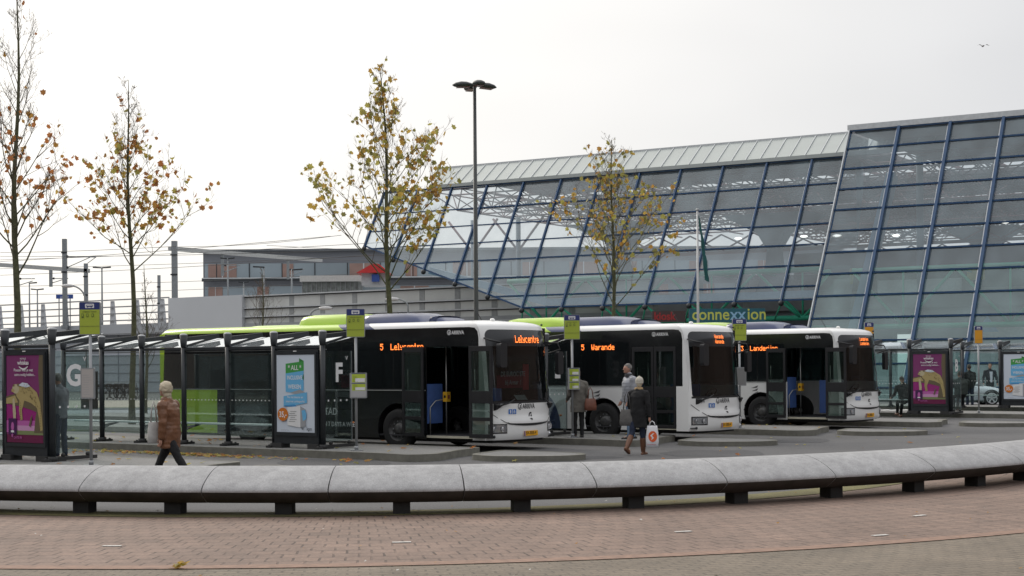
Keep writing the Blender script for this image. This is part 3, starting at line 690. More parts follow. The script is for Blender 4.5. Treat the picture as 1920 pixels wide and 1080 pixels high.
    # roof pods
    def pod(x0, x1, h, m, nm, hw=.82):
        b = MB(); ys = [-hw, -hw*.97, -hw*.86, -hw*.6, 0, hw*.6, hw*.86, hw*.97, hw]; hs = [0, .55, .85, .97, 1, .97, .85, .55, 0]
        stn = [(x0, .0, .9), (x0+.03, .55, .95), (x0+.12, .92, 1), (x0+.3, 1, 1), (x1-.5, 1, 1), (x1-.15, .7, .97), (x1, .0, .9)]
        R_ = [b.add([(x, y*sw_, 2.98+h*hh*sh) for y, hh in zip(ys, hs)]) for x, sh, sw_ in stn]
        for i in range(len(stn)-1):
            for j in range(8): b.face((R_[i]+j, R_[i+1]+j, R_[i+1]+j+1, R_[i]+j+1)[::-1], m, True)
        b.obj(nm, None, root)
    pod(-6.3, -4.2, .31, M_lime, 'roof_pod'); pod(-4.23, -2.3, .29, M_navy, 'roof_pod'); pod(-2.32, -1.75, .20, M_navy, 'roof_pod', .5); pod(-8.3, -6.3, .08, M_lime, 'roof_pod', .6)
    b = MB(); b.ball((-.5, -.3, 3.04), (.06, .06, .04), 8, M_white); b.obj('roof_dome', None, root); b = MB(); b.tube([(-1.1, .1, 3.02), (-1.35, .1, 3.4)], [.012, .005], 5, M_black); b.obj('aerial', None, root)
    b = MB(); b.ball((.02, .95, 2.93), (.035, .03, .025), 6, M_black); b.obj('marker_light', None, root)
    b = MB(); b.ball((-4.0, -HW, .62), (.05, .012, .025), 6, M_amber); b.ball((-6.2, -HW, .62), (.05, .012, .025), 6, M_amber); b.obj('side_marker', None, root)
    # ---- lettering shared by the buses
    Wm = plain((.75, .75, .75)); K = plain((.02, .02, .025))
    def arriva(fn, u, v, h, m, hole):
        fl = Flat(fn, .004); fl.text('ARRIVA', u+h*.75, v, h*1.25, m, .022, .9, .0, 'LEFT')
        fl.disc(u, v+h*.45, h*.62, m); fl.disc(u, v+h*.45, h*.46, hole); fl.text('a', u-.02*h, v+.12*h, h*1.2, m, .02, 1, .25); return fl
    arriva(side_fn, -1.02, 2.70, .095, Wm, M_blk).obj('brand_lettering', root)
    fl = arriva(front_fn, -.34, .975, .125, K, M_white); fl.obj('brand_lettering', root)
    fl = Flat(front_fn, .006); bl = plain((.03, .16, .5)); fl.rect(-.72, .86, -.61, .97, bl); fl.rect(-.59, .86, -.48, .97, bl); fl.disc(-.665, .93, .022, Wm); fl.rect(-.68, .875, -.65, .915, Wm); fl.disc(-.545, .905, .03, Wm); fl.disc(-.545, .905, .018, bl); fl.rect(-.56, .91, -.545, .955, Wm)
    fl.obj('sticker', root)
    fl = Flat(front_fn, .006)
    fl.poly([(.06+.075*math.cos(t)*1.0, .80+.09*math.sin(t)) for t in [math.radians(60+i*24) for i in range(11)]] + [(.06+.035*math.cos(t), .80+.055*math.sin(t)) for t in [math.radians(300-i*24) for i in range(11)]], K)
    fl.poly([(.06, .80), (.10, .87), (.13, .90), (.09, .84), (.12, .80), (.09, .75)], K); fl.obj('emblem', root)
    return root
def number_front(root, n):
    fl = Flat(front_fn, .006); fl.text(n, -.98, .98, .13, plain((.10, .10, .11)), .0, 1); fl.obj('fleet_number', root)
def dest(root, line, txt, u0, hs=.15, two=False):
    fl = Flat(front_fn, .012)
    if two: led(fl, txt, -.28, 2.63, .10, .75); led(fl, txt, -.28, 2.50, .10, .75)
    else: led(fl, txt, -.36, 2.50, .17, .72)
    fl.obj('destination_text', root)
    fl = Flat(side_fn, .006); led(fl, line, u0, 2.36, hs, .85); led(fl, txt, u0+.33, 2.36, hs, .85); fl.obj('side_destination_text', root)
TXT = plain((.72, .72, .72)); TB = plain((.08, .08, .09)); WT = plain((.75, .75, .75))
def bpos(x, y, a): a = math.radians(a); return (x+1.27*math.sin(a), y+1.27*math.cos(a), 0)
BG = 'white fronted city buses waiting at the bays'
bus1 = make_bus('black'); bus1.location = bpos(-.62, 35.08, 36.2); bus1.rotation_euler = (0, 0, -math.radians(36.2))
tag(bus1, 'nearest city bus, black side with lime tail, doors open, showing Lelycentre', 'bus', BG)
dest(bus1, '5', 'Lelycentre', -3.12)
fl = Flat(side_fn, .005)
fl.text('STAD', -5.05, .80, .24, TXT, .012, .9, 0, 'LEFT'); fl.text('OUTLET', -5.62, .66, .10, TXT, .0, 1, 0, 'LEFT'); fl.text('S -  OPEN 7 DAYS A WEEK', -5.42, .52, .155, TXT, .02, .86, 0, 'LEFT')
fl.obj('advert_lettering', bus1)
b = MB(); b.box(-.05, -.75, 1.45, -.04, .25, 1.75, mat('poster_dark_red', (.38, .03, .05), .7)); b.box(-.05, .27, 1.40, -.04, .5, 2.0, mat('poster_red', (.75, .05, .06), .7))  # added panels behind the windscreen, standing in for a billboard outside the bus
sb = b.obj('billboard_stand_in', None, bus1); fl = Flat(lambda u, v, w: (-.038+w, u, v)); fl.text('DE EUROC STE', -.13, 1.72, .16, WT, .01, .9); fl.text('bij Armar  !', -.13, 1.53, .15, WT, .01, .9); fl.obj('billboard_stand_in_text', sb)
b = MB(); b.quad((.05, -.1, 1.17), (.2, .12, 1.17), (-.02, .3, 1.28), (-.15, .05, 1.28), mat('paper', (.6, .62, .6), .8)); b.obj('paper_sheet', None, bus1)
bus2 = make_bus('closed'); bus2.location = bpos(4.46, 39.06, 37.5); bus2.rotation_euler = (0, 0, -math.radians(38))
tag(bus2, 'middle city bus with closed doors and white lower side, showing Warande', 'bus', BG)
dest(bus2, '5', 'Warande', -3.3, two=True); number_front(bus2, '6454')
bus3 = make_bus('open'); bus3.location = bpos(9.62, 45.5, 38.5); bus3.rotation_euler = (0, 0, -math.radians(39))
tag(bus3, 'farthest city bus with open doors and white lower side, showing Landerijen', 'bus', BG)
dest(bus3, '3', 'Landerijen', -3.3, two=True); number_front(bus3, '6480')
for r_ in (bus2, bus3):
    fl = Flat(side_fn, .005); fl.text('accessibility', -4.35, 1.26, .13, TB, .0, 1.1, .3, 'LEFT')
    for k in range(3): fl.poly([(-2.95+k*.03, 1.22-k*.09), (-2.7, 1.30-k*.09), (-2.75, 1.23-k*.09)], TB)
    fl.obj('side_lettering', r_)
# ================================================================== BUS SHELTERS
G_sh = glass('shelter_glass', (.86, .93, .92), (.30, .36, .36), .02, .0, .02, .35)
M_roofp = glass('milky_roof_glass', (.93, .96, .96), (.8, .84, .85), .35, .02)
def mk_trans(m, k):
    t = m.node_tree; o = t.nodes['Material Output']; s = o.inputs[0].links[0].from_socket
    tr = t.nodes.new('ShaderNodeBsdfTranslucent'); tr.inputs[0].default_value = (.8, .85, .85, 1); x = t.nodes.new('ShaderNodeMixShader'); x.inputs[0].default_value = k
    t.links.new(s, x.inputs[1]); t.links.new(tr.outputs[0], x.inputs[2]); t.links.new(x.outputs[0], o.inputs[0])

M_seat = mat('pale_seat_board', (.75, .77, .77), .5, 0, (8, .08))
M_base = mat('cast_iron_foot', (.03, .03, .03), .7)
PUR, PUR2, PINK, WHT, BLK = plain((.21, .045, .15), .25), plain((.30, .02, .18), .25), plain((.48, .12, .38), .25), plain((.78, .78, .78), .25), plain((.03, .03, .03))
PINK2, GRN, GRN2 = plain((.60, .30, .52), .25), plain((.07, .33, .08), .25), plain((.04, .20, .05), .25)
BLU, BLU2, ORG, PW, GRY = plain((.16, .46, .74), .25), plain((.08, .30, .60), .25), plain((.62, .19, .03), .25), plain((.62, .68, .76), .25), plain((.35, .36, .38), .25)
OCH, OCH2, BRK, SPOT = plain((.42, .33, .14), .4), plain((.50, .44, .28), .4), plain((.13, .10, .055), .5), plain((.16, .11, .04), .4)
def poster_fn(u, v, w): return (u, -.085-w, v)
def art_cat(root):
    f = Flat(poster_fn, .001); f.rect(-.585, .36, .585, 2.10, PUR)
    f.rect(-.585, .36, .585, .52, plain((.14, .01, .06), .25)); f.rect(-.585, .72, .585, 1.30, PUR2); f.rect(-.585, .56, .585, .80, PINK); f.rect(-.45, .60, .5, .70, PINK2); f.rect(-.30, .52, .585, .60, plain((.20, .24, .10), .4))
    f.poly([(.585, .56), (.585, 2.10), (.47, 2.10), (.44, 1.75), (.47, 1.4), (.42, 1.1), (.34, .85), (.30, .56)], BRK)
    f.poly([(-.585, 1.28), (-.2, 1.35), (.2, 1.25), (.47, 1.18), (.47, .95), (.2, 1.02), (-.1, 1.08), (-.585, 1.14)], BRK); f.poly([(-.585, 1.24), (-.3, 1.30), (-.2, 1.16), (-.585, 1.13)], OCH)
    # spotted cat lying along the branch, legs hanging
    f.poly([(-.28, 1.42), (-.2, 1.52), (0, 1.55), (.2, 1.48), (.40, 1.36), (.50, 1.15), (.55, .85), (.57, .62), (.50, .60), (.46, .85), (.40, 1.05), (.22, 1.15), (.0, 1.2), (-.08, 1.0), (-.06, .82), (-.13, .80), (-.17, 1.0), (-.16, 1.2), (-.25, 1.28)], OCH)
    f.poly([(-.38, 1.22), (-.32, 1.26), (-.27, .95), (-.28, .78), (-.35, .78), (-.37, 1.0)], OCH2)
    f.disc(-.27, 1.43, .11, OCH2, .095); f.disc(-.36, 1.40, .05, OCH, .035); f.disc(-.33, 1.50, .025, SPOT); f.disc(-.19, 1.51, .03, SPOT); f.poly([(-.18, 1.50), (-.05, 1.56), (.12, 1.54), (.2, 1.48), (.05, 1.46)], PW)
    rr = random.Random(3); f.w += .001
    for _ in range(52):
        t = rr.random(); u = -.18 + t*.62; v = 1.47 - max(0, t-.5)*.7 + rr.uniform(-.13, .05); f.w -= .0012; f.disc(u, v, .012, SPOT, .009, 6)
    for k in range(8): f.w -= .0012; f.disc(-.12+.01*(k % 2), 1.15-k*.045, .012, SPOT, .01, 6); f.w -= .0012; f.disc(.505+.01*(k % 2), 1.05-k*.05, .012, SPOT, .01, 6)
    f.poly([(.15, .70), (.2, .85), (.26, .92), (.24, .80), (.20, .68)], BRK)
    f.poly([(-.50, .52), (-.24, .52), (-.24, .84), (-.50, .84)], plain((.06, .01, .08), .3)); f.disc(-.37, .68, .05, PINK, .09, 10); f.rect(-.42, .56, -.32, .60, WHT)
    f.text('CATS IN', -.2, .44, .07, PINK, .01); f.text('*', -.37, .42, .16, PINK, .02)
    # arched badge
    f.poly([(-.17+.02, 1.90), (.15, 1.90), (.16, 1.99), (.12, 2.02), (.0, 2.0), (-.10, 2.02), (-.16, 1.99)], PUR); f.text('whiskas', -.01, 1.915, .115, WHT, .022)
    f.poly([(-.14+.28*i/12, 1.885-.045*math.sin(math.pi*i/12)) for i in range(13)] + [(.14-.28*i/12, 1.865-.055*math.sin(math.pi*i/12)) for i in range(13)], WHT); f.text('ROYALE', -.01, 2.015, .05, WHT, .008)
    f.text('Poezen wat je wat', .0, 1.78, .082, WHT, .010); f.text('extra nodig hebben...', .05, 1.69, .078, WHT, .010)
    return f.obj('poster', root)
def art_offer(root):
    f = Flat(poster_fn, .001); f.rect(-.585, .36, .585, 2.10, PW)
    f.poly([(-.30, 1.90), (.12, 1.94), (.12, 2.02), (.26, 1.96), (.26, 1.68), (-.30, 1.62)], GRN); f.poly([(.12, 1.94), (.12, 2.02), (.26, 1.96)], GRN2); f.text('* ALL *', -.02, 1.76, .15, WHT, .014, .9, 0)
    f.poly([(-.30, 1.68), (-.30, 1.46), (.26, 1.52), (.26, 1.74)], BLU); f.text('INCLUSIVE', -.02, 1.545, .125, WHT, .014, .8)
    f.poly([(-.30, 1.47), (-.30, 1.27), (-.14, 1.25), (.26, 1.30), (.26, 1.52)], BLU); f.text('WEKEN', -.02, 1.34, .13, WHT, .014, .9); f.poly([(.26, 1.68), (.26, 1.52), (.22, 1.58)], GRN2)
    f.poly([(-.14, 1.25), (.15, 1.32), (.36, 1.23), (.1, 1.2)], GRY)
    f.poly([(-.36, 1.17), (.36, 1.26), (.36, 1.02), (-.10, .95), (-.36, .94)], BLU); f.text('Nu hardware en', .0, 1.125, .075, WHT, .0); f.text('internet onbeperkt', .0, 1.03, .075, WHT, .0); f.poly([(-.36, .94), (.06, .93), (-.02, .99), (-.30, .97)], BLU2)
    f.poly([(-.24, .92), (.16, .95), (.32, .88), (.32, .50), (.16, .47), (-.24, .52)], WHT); f.poly([(.16, .95), (.32, .88), (.32, .50), (.16, .47)], GRY); f.poly([(.2, .85), (.30, .87), (.35, .78), (.34, .66), (.24, .62)], BLU)
    for k in range(6): f.rect(-.2+.03*(k % 3), .60+k*.045, .0+.05*(k % 2), .607+k*.045, BLK)
    f.disc(-.37, .76, .165, ORG, .15, 28); f.text('35,-', -.37, .70, .18, WHT, .02, .85)
    f.text('kpn', .44, .41, .11, plain((.05, .06, .08)), .012); f.text('w', .24, .42, .10, plain((.05, .06, .08)), .01); f.text('kpn.nl/allinclusive', -.3, .40, .035, GRY)
    return f.obj('poster', root)
def make_shelter(letter, art):
    r = empty('bus_shelter', (0, 0, 0))
    for i in range(7):
        x = -1.5*i; b = MB(); b.tube([(x, 0, 0), (x, 0, 2.36)], .062, 12, M_dark); b.tube([(x, 0, 2.30), (x, 0, 2.36), (x, 0, 2.60)], [.064, .075, .098], 12, M_dark)
        b.ball((x, 0, 2.60), (.098, .098, .045), 12, M_grey)
        b.box(x-.06, -.22, .0, x+.06, .28, .05, M_base); b.tube([(x, 0, 0), (x, 0, .10)], .10, 10, M_base); b.ball((x, -.17, .05), .03, 6, M_base); b.ball((x, .23, .05), .03, 6, M_base)
        b.obj('post', None, r)
        b = MB(); b.bar((x, .05, 2.50), (x, 1.12, 2.60), .07, .10, M_dark); b.bar((x, .05, 2.34), (x, 1.10, 2.57), .045, .05, M_dark); b.obj('roof_arm', None, r)
    b = MB()
    for i in range(6):
        x0, x1 = -1.5*i-.04, -1.5*(i+1)+.04; q = [(x0, .02, 2.30), (x1, .02, 2.30), (x1, 1.30, 2.53), (x0, 1.30, 2.53)]; b.v += q + [(x, y, z+.012) for x, y, z in q]; k = len(b.v)-8
        for f in ((0, 3, 2, 1), (4, 5, 6, 7), (0, 1, 5, 4), (1, 2, 6, 5), (2, 3, 7, 6), (3, 0, 4, 7)): b.face([k+j for j in f], M_roofp)
    b.obj('roof_panel', None, r)
    b = MB(); b.box(-9.06, -.03, 2.24, .06, .03, 2.295, M_dark); b.box(-9.06, .05, 2.20, .06, .07, 2.22, M_grey); b.obj('roof_beam', None, r)
    Gs = [i for i in range(1, 6)]
    for i in Gs:
        b = MB(); x1, x0 = -1.5*i-.07, -1.5*(i+1)+.07; b.box(x0, -.006, .22, x1, .006, 2.15, G_sh); o = b.obj('glass_pane', None, r)
        b = MB(); 
        for k in range(11): b.box(x0+.06+k*.12, -.009, 1.05, x0+.085+k*.12, -.0075, 1.075, M_white)
        for zz in (.45, 1.9):
            for xx in (x0-.02, x1+.02): b.box(xx-.03, -.02, zz-.03, xx+.03, .02, zz+.03, M_dark)
        b.obj('glass_marks', None, o)
    # poster case in the front bay
    b = MB(); b.box(-1.43, -.075, .10, -.07, .075, 2.20, M_dark); b.box(-1.40, -.08, .28, -1.34, -.1, 2.16, M_dark); b.box(-.16, -.08, .28, -.10, -.1, 2.16, M_dark); b.box(-1.34, -.08, .28, -.16, -.1, .35, M_dark); b.box(-1.34, -.08, 2.105, -.16, -.1, 2.16, M_dark)
    b.box(-.80, -.103, 2.17, -.70, -.1, 2.19, M_white); pc = b.obj('poster_case', None, r); 
    p = art(r); p.location = (-.75, .0, 0); p.parent = pc
    b = MB(); b.box(-1.45, -.14, .0, -1.15, .14, .11, M_base); b.box(-.35, -.14, .0, -.05, .14, .11, M_base); b.obj('case_foot', None, pc)
    # end panel with the bay letter, square to the wall
    b = MB(); b.box(-.006, .07, .16, .006, .95, 2.18, G_sh); b.box(-.012, .945, .16, .012, .957, 2.18, M_grey); ep = b.obj('end_panel', None, r)
    b = MB(); b.box(-.05, .06, .02, .05, 1.05, .09, M_base); b.ball((0, .25, .12), .045, 8, M_base); b.ball((0, .85, .12), .045, 8, M_base); b.obj('panel_foot', None, ep)
    fl = Flat(lambda u, v, w: (.008+w, u, v)); fl.text(letter, .52, 1.50, .58, plain((.78, .78, .78)), .035, .9); fl.text('v', .78, 1.98, .18, plain((.6, .6, .6)), .01); 
    for k in range(4): fl.rect(.15+k*.2, 1.05, .19+k*.2, 1.09, plain((.78, .78, .78)))
    fl.obj('bay_letter', ep)
    # bench
    b = MB(); b.box(-8.9, .22, .47, -1.6, .55, .505, M_seat); b.obj('bench_seat', None, r, .006)
    for i in range(1, 6):
        b = MB(); b.prism([(0.0, .30), (0.0, .42), (.50, .47), (.50, .44), (.2, .38)], lambda u, v, w: (w, u, v), -1.5*i-.025, -1.5*i+.025, M_dark); b.obj('bench_bracket', None, r)
    # map board at the rear bay
    b = MB(); b.box(-8.35, .02, .80, -7.75, .08, 1.75, M_dark); mb = b.obj('map_board', None, r)
    return r
def put_shelter(r, pos): r.location = (*pos, .15); r.rotation_euler = (0, 0, -TH)
SH = [(-9.04, 30.4), (-4.2, 34.3), (.86, 39.5), (5.6, 44.0), (15.24, 53.7), (20.3, 59.6)]
names = [('G', art_cat, 'bus shelter at the left edge with purple cat poster and letter G'), ('F', art_offer, 'long bus shelter with white poster of green and blue ribbons and letter F'),
         ('E', art_offer, 'bus shelter with letter E, mostly hidden behind the nearest bus'), ('D', art_offer, 'bus shelter with letter D, seen through the middle bus windscreen'),
         ('B', art_cat, 'bus shelter right of the third bus with purple cat poster and letter B'), ('A', art_offer, 'rightmost bus shelter with white ribbon poster at the right edge')]
for (l, a, lb_), p in zip(names, SH):
    r = make_shelter(l, a); put_shelter(r, p); tag(r, lb_, 'bus shelter', 'dark framed glass bus shelters on the platforms')
# ================================================================== STOP POLES
LIME_S = plain((.38, .46, .05), .4); ORS = plain((.72, .33, .02), .4); NAVS = plain((.02, .035, .16), .4)
def make_pole(kind):
    r = empty('bus_stop_sign', (0, 0, 0)); b = MB(); b.tube([(0, 0, 0), (0, 0, 2.6)], .03, 10, M_grey); b.tube([(0, 0, 0), (0, 0, .02)], .14, 14, M_grey); b.tube([(0, 0, .02), (0, 0, .10)], .045, 10, M_grey); b.obj('pole', None, r)
    body = LIME_S if kind != 'orange' else ORS; w = .20 if kind != 'orange' else .145
    b = MB(); b.prism(round_poly([(-w, 2.46), (w, 2.46), (w, 3.08), (-w, 3.08)], .03, 3), lambda u, v, t: (u, t, v), -.03, .03, M_grey); sg = b.obj('sign_box', None, r)
    for s in (-1,):
        fl = Flat(lambda u, v, t: (u, -.031-t, v)); fl.rect(-w+.012, 2.94, w-.012, 3.07, NAVS); fl.rect(-w+.012, 2.475, w-.012, 2.935, body)
        k = .7 if kind == 'orange' else 1
        fl.poly(round_poly([(-.085*k, 2.965), (.085*k, 2.965), (.085*k, 3.045), (-.085*k, 3.045)], .01, 3), WHT); fl.rect(-.06*k, 2.985, .06*k, 3.025, NAVS); fl.rect(-.05*k, 3.005, .05*k, 3.018, WHT); fl.disc(-.035*k, 2.984, .011, NAVS, None, 8); fl.disc(.035*k, 2.984, .011, NAVS, None, 8)
        if kind != 'orange':
            fl.text('Lelystad, Station', 0, 2.885, .04, BLK)
            for i, x in enumerate((-.15, -.06, .04)): fl.rect(x, 2.80-.02*(i == 0), x+.04, 2.86, plain((.10, .14, .03))); fl.rect(x+.01, 2.81, x+.03, 2.85, LIME_S)
            fl.rect(-w+.012, 2.62, w-.012, 2.626, BLK)
        else: fl.rect(-w+.012, 2.60, w-.012, 2.606, plain((.35, .15, .01)))
        fl.obj('sign_face', sg)
    return r
def timetable(r, kind):
    dims = {'cream': (-.16, .10, 1.26, 1.84), 'lime': (-.13, .24, 1.14, 1.69), 'lime2': (-.12, .19, 1.20, 1.75), 'grey': (-.15, .17, 1.20, 1.72)}[kind]; x0, x1, z0, z1 = dims
    b = MB(); b.prism(round_poly([(x0, z0), (x1, z0), (x1, z1), (x0, z1)], .02, 3), lambda u, v, t: (u, t, v), -.10, -.03, M_grey); tb = b.obj('timetable_box', None, r)
    fl = Flat(lambda u, v, t: (u, -.1015-t, v)); m = {'cream': plain((.45, .42, .40), .3), 'grey': plain((.22, .22, .22), .3)}.get(kind, plain((.42, .42, .42), .3)); fl.rect(x0+.02, z0+.025, x1-.02, z1-.025, m)
    rr = random.Random(5)
    if kind.startswith('lime'):
        rows = [(.60, .78), (.80, .95)] if kind == 'lime' else [(.05, .32), (.38, .62), (.68, .95)]
        if kind == 'lime': rows = [(.30, .56), (.62, .95)]
        for a, c in rows:
            za, zc = z0+(z1-z0)*a, z0+(z1-z0)*c; fl.rect(x0+.05, za, x1-.03, zc, plain((.45, .55, .06), .4)); fl.rect(x0+.12, za+.01, x1-.04, (za+zc)/2, WHT)
            for i in range(5): fl.w -= .0012; fl.rect(x0+.07, za+.02+i*.025, x0+.10+rr.random()*.08, za+.025+i*.025, BLK)
            fl.rect(x0+.04, zc+.004, x1-.03, zc+.016, NAVS)
    elif kind == 'cream':
        for i in range(9): fl.w -= .001; fl.rect(x0+.04, z0+.08+i*.045, x1-.05-rr.random()*.06, z0+.085+i*.045, GRY)
    fl.obj('timetable', tb)
pk = [('cream', 'stop sign with cream timetable box, left of the brown coated woman'), ('lime', 'stop sign in front of the nearest bus with lime timetable box'), ('lime2', 'stop sign with lime timetable covering a waiting person'), ('grey', 'lime stop sign with grey empty timetable box between second and third bus'), ('orange', 'orange stop sign just behind the third bus corner'), ('orange', 'orange stop sign between the two right shelters')]
for (k, lb_), (x, y) in zip(pk, POLE):
    r = make_pole('orange' if k == 'orange' else 'lime')
    if k != 'orange': timetable(r, k)
    r.location = (x, y, .15); r.rotation_euler = (0, 0, random.uniform(-.06, .06)); tag(r, lb_, 'bus stop sign', 'bus stop poles along the platforms')
# timetable side box on the leftmost pole (lime edge sheets)
# ================================================================== LAMP POST AND FLAG
lp = empty('lamp_post', (PX(893, 600, 52).x, 52, 0)); b = MB(); b.tube([(0, 0, 0), (0, 0, 1.2), (0, 0, 11.35)], [.10, .088, .055], 12, mat('lamp_post_paint', (.05, .055, .055), .5)); b.obj('pole', None, lp)
for i in range(4):
    a = math.radians(20 + 90*i); M = Matrix.Rotation(a, 4, 'Z'); b = MB()
    pr = [(.05, .02, .04), (.14, .09, .07), (.3, .19, .11), (.5, .22, .12), (.68, .15, .08), (.78, .02, .02)]; R_ = []
    for x, w_, h_ in pr: R_.append(b.add([M @ Vector((x, w_*math.cos(t*math.pi/5), 11.40-.06*x+h_*math.sin(t*math.pi/5)*(1 if t < 6 else .7))) for t in range(10)]))
    for k in range(5):
        for t in range(10): b.face((R_[k]+t, R_[k]+(t+1) % 10, R_[k+1]+(t+1) % 10, R_[k+1]+t), mat('lamp_head_dark', (.03, .035, .035), .5), True)
    b.face([R_[0]+t for t in range(10)]); b.face([R_[5]+t for t in range(10)]); b.bar(M @ Vector((.2, 0, 11.31)), M @ Vector((.62, 0, 11.285)), .24, .02, mat('lamp_lens_red', (.16, .07, .06), .3)); b.obj('lamp_head', None, lp)
tag(lp, 'tall dark lamp post with four flat petal heads behind the first bus', 'lamp post')
fp = empty('flagpole', (PX(1309, 600, 66).x, 66, 0)); b = MB(); b.tube([(0, 0, 0), (0, 0, 8.5)], [.07, .04], 10, mat('white_pole', (.5, .5, .5), .4)); b.ball((0, 0, 8.53), .07, 8, M_grey); b.obj('pole', None, fp)
b = MB(); U = []
for i in range(17):
    t = i/16; z = 8.25-2.75*t; w_ = .03 + .13*t*(1-.5*t); off = .06 + .42*t - .10*t*t
    U.append(b.add([(off + w_*math.cos(j*math.pi/4)*(1+.2*math.sin(i*1.3+j)), .06*math.sin(j*math.pi/4) + .03*math.sin(i*.9), z-.05*math.cos(j*math.pi/4)) for j in range(8)]))
for i in range(16):
    for j in range(8): b.face((U[i]+j, U[i]+(j+1) % 8, U[i+1]+(j+1) % 8, U[i+1]+j), mat('green_flag_cloth', (.012, .085, .085), .8), True)
o = b.obj('flag', None, fp)
tag(fp, 'slim white flagpole with a limp dark green flag', 'flagpole')
# ================================================================== TREES
M_bark = mat('plane_bark', (.085, .085, .045), .85, 0, (9, .45), .5, 30); M_twig = mat('twig_bark', (.10, .075, .055), .85, 0, (12, .3))
def tree(name, loc, H, first, half, trunk_r, nb, leaves, seed, label, cat='tree', lean=0, twigs=6, leafs=.085, grp=None, topbare=.0, rise=.85, lcol=None):
    R = random.Random(seed); root = empty(name, (loc[0], loc[1], 0)); tb = MB(); cb = MB(); tips = []
    tr = [Vector((lean*z/H*z/H + .05*math.sin(z*.9+seed), .05*math.cos(z*.7+seed), z)) for z in [H*i/14 for i in range(15)]]
    def rad(z): return trunk_r*max(0, 1-z/H)**.85 + .008
    tb.tube(tr, [rad(p.z)*(1.25 if p.z < .4 else 1) for p in tr], 9, M_bark)
    def trunk_at(z): i = min(13, int(z/H*14)); t = z/H*14-i; return tr[i].lerp(tr[i+1], t)
    def twig(p, d, L, r, depth):
        n = 5; pts = [p]; q = p.copy(); dd = d.copy()
        for i in range(n):
            dd = (dd + Vector((R.gauss(0, .13), R.gauss(0, .13), R.gauss(.06, .08)))).normalized(); q = q + dd*L/n; pts.append(q.copy())
        cb.tube(pts, [r*(1-i/n*.75) for i in range(n+1)], 5 if depth < 2 else 4, M_twig if depth else M_bark, cap=False)
        for i in range(1, n+1):
            if depth >= 1: tips.append((pts[i], depth))
        if depth < 3:
            k = {0: twigs, 1: 4, 2: 3}[depth]
            for _ in range(k):
                t = R.uniform(.25, 1); i = min(n-1, int(t*n)); b0 = pts[i].lerp(pts[i+1], t*n-i)
                side = Vector((R.gauss(0, 1), R.gauss(0, 1), R.gauss(.35, .5))).normalized(); nd = (dd*.75 + side*.75).normalized()
                twig(b0, nd, L*R.uniform(.3, .5), max(.004, r*.42), depth+1)
    for i in range(nb):
        t = (i+.5)/nb; z = first + (H-first-.4)*t**1.1; a = i*2.4 + R.uniform(-.4, .4)
        prof = math.sin(math.pi*min(1, (.18+.82*(1-t))**1.0*.62))*1.0
        L = half*1.25*max(.18, (1-t)**.75)*R.uniform(.75, 1.1); d = Vector((math.cos(a), math.sin(a), rise*R.uniform(.7, 1.5) + t*1.2)).normalized()
        twig(trunk_at(z), d, L, max(.007, rad(z)*.32), 0)
    tb.obj('trunk', None, root); cb.obj('branches', None, root)
    if leaves:
        lb_ = MB(); wts = [(.3+math.hypot(p.x, p.y))/(1+max(0, (p.z-first)/(H-first)-.3)*2.2) for p, _ in tips]
        picks = R.choices(tips, wts, k=leaves)
        for p, _ in picks:
            if topbare > 0 and p.z > H*(1-topbare) and R.random() > .12: continue
            c = p + Vector((R.gauss(0, .07), R.gauss(0, .07), -R.uniform(.0, .16))); nrm = Vector((R.gauss(0, 1), R.gauss(0, 1), R.gauss(.5, .6))).normalized()
            u = nrm.cross(Vector((R.gauss(0, 1), R.gauss(0, 1), R.gauss(0, 1)))).normalized(); v = nrm.cross(u); s = leafs*R.uniform(.55, 1.3); fold = R.uniform(.1, .5)
            out_ = [(0, -1.0), (.45, -.75), (1.0, -.55), (.75, -.05), (1.05, .45), (.5, .45), (0, 1.15), (-.5, .45), (-1.05, .45), (-.75, -.05), (-1.0, -.55), (-.45, -.75)]
            pts = [c + u*x*s + v*y*s + nrm*abs(x)*s*fold for x, y in out_]; k = lb_.add(pts + [c]); m = R.choice(lcol or LEAFM)
            for j in (0, 2, 4, 6, 8, 10): lb_.face((k+12, k+j, k+(j+1) % 12, k+(j+2) % 12) , m) 
        lb_.obj('foliage', None, root)
    return tag(root, label, cat, grp)
LM = LEAFM
Y2 = 50
tp = 'young plane trees with sparse autumn leaves'
tree('plane_tree', (PX(29, 600, 46).x, 46), 13.6, 4.6, 2.6, .12, 34, 260, 11, 'tall nearly bare plane tree at the left edge', leafs=.08, grp=tp, lean=.15, topbare=.28, lcol=[LM[2], LM[5], LM[0], LM[5]])
tree('plane_tree', (PX(249, 600, 50).x, 50), 11.3, 5.0, 2.3, .10, 34, 600, 23, 'plane tree with brown leaves left of the nearest bus', leafs=.085, grp=tp, lean=-.15, topbare=.15, lcol=[LM[0], LM[2], LM[3], LM[1], LM[5]])
tree('plane_tree', (PX(732, 590, 50).x, 50), 11.7, 4.3, 2.9, .11, 38, 950, 31, 'fullest golden plane tree behind the roof pod of the nearest bus', leafs=.085, grp=tp, lean=-.25, lcol=[LM[0], LM[1], LM[3], LM[4], LM[1], LM[3]])
tree('plane_tree', (PX(1150, 590, 58).x, 58), 10.4, 4.0, 2.9, .095, 34, 560, 47, 'yellow leaved plane tree in front of the blue glass facade', leafs=.085, grp=tp, lcol=[LM[1], LM[3], LM[0], LM[4]])
tree('bare_tree', (PX(274, 700, 64).x, 64), 6.2, 1.8, 1.3, .07, 16, 0, 5, 'small bare tree just right of the leaning brown plane tree', grp='small bare trees by the viaduct', twigs=5, rise=1.6)
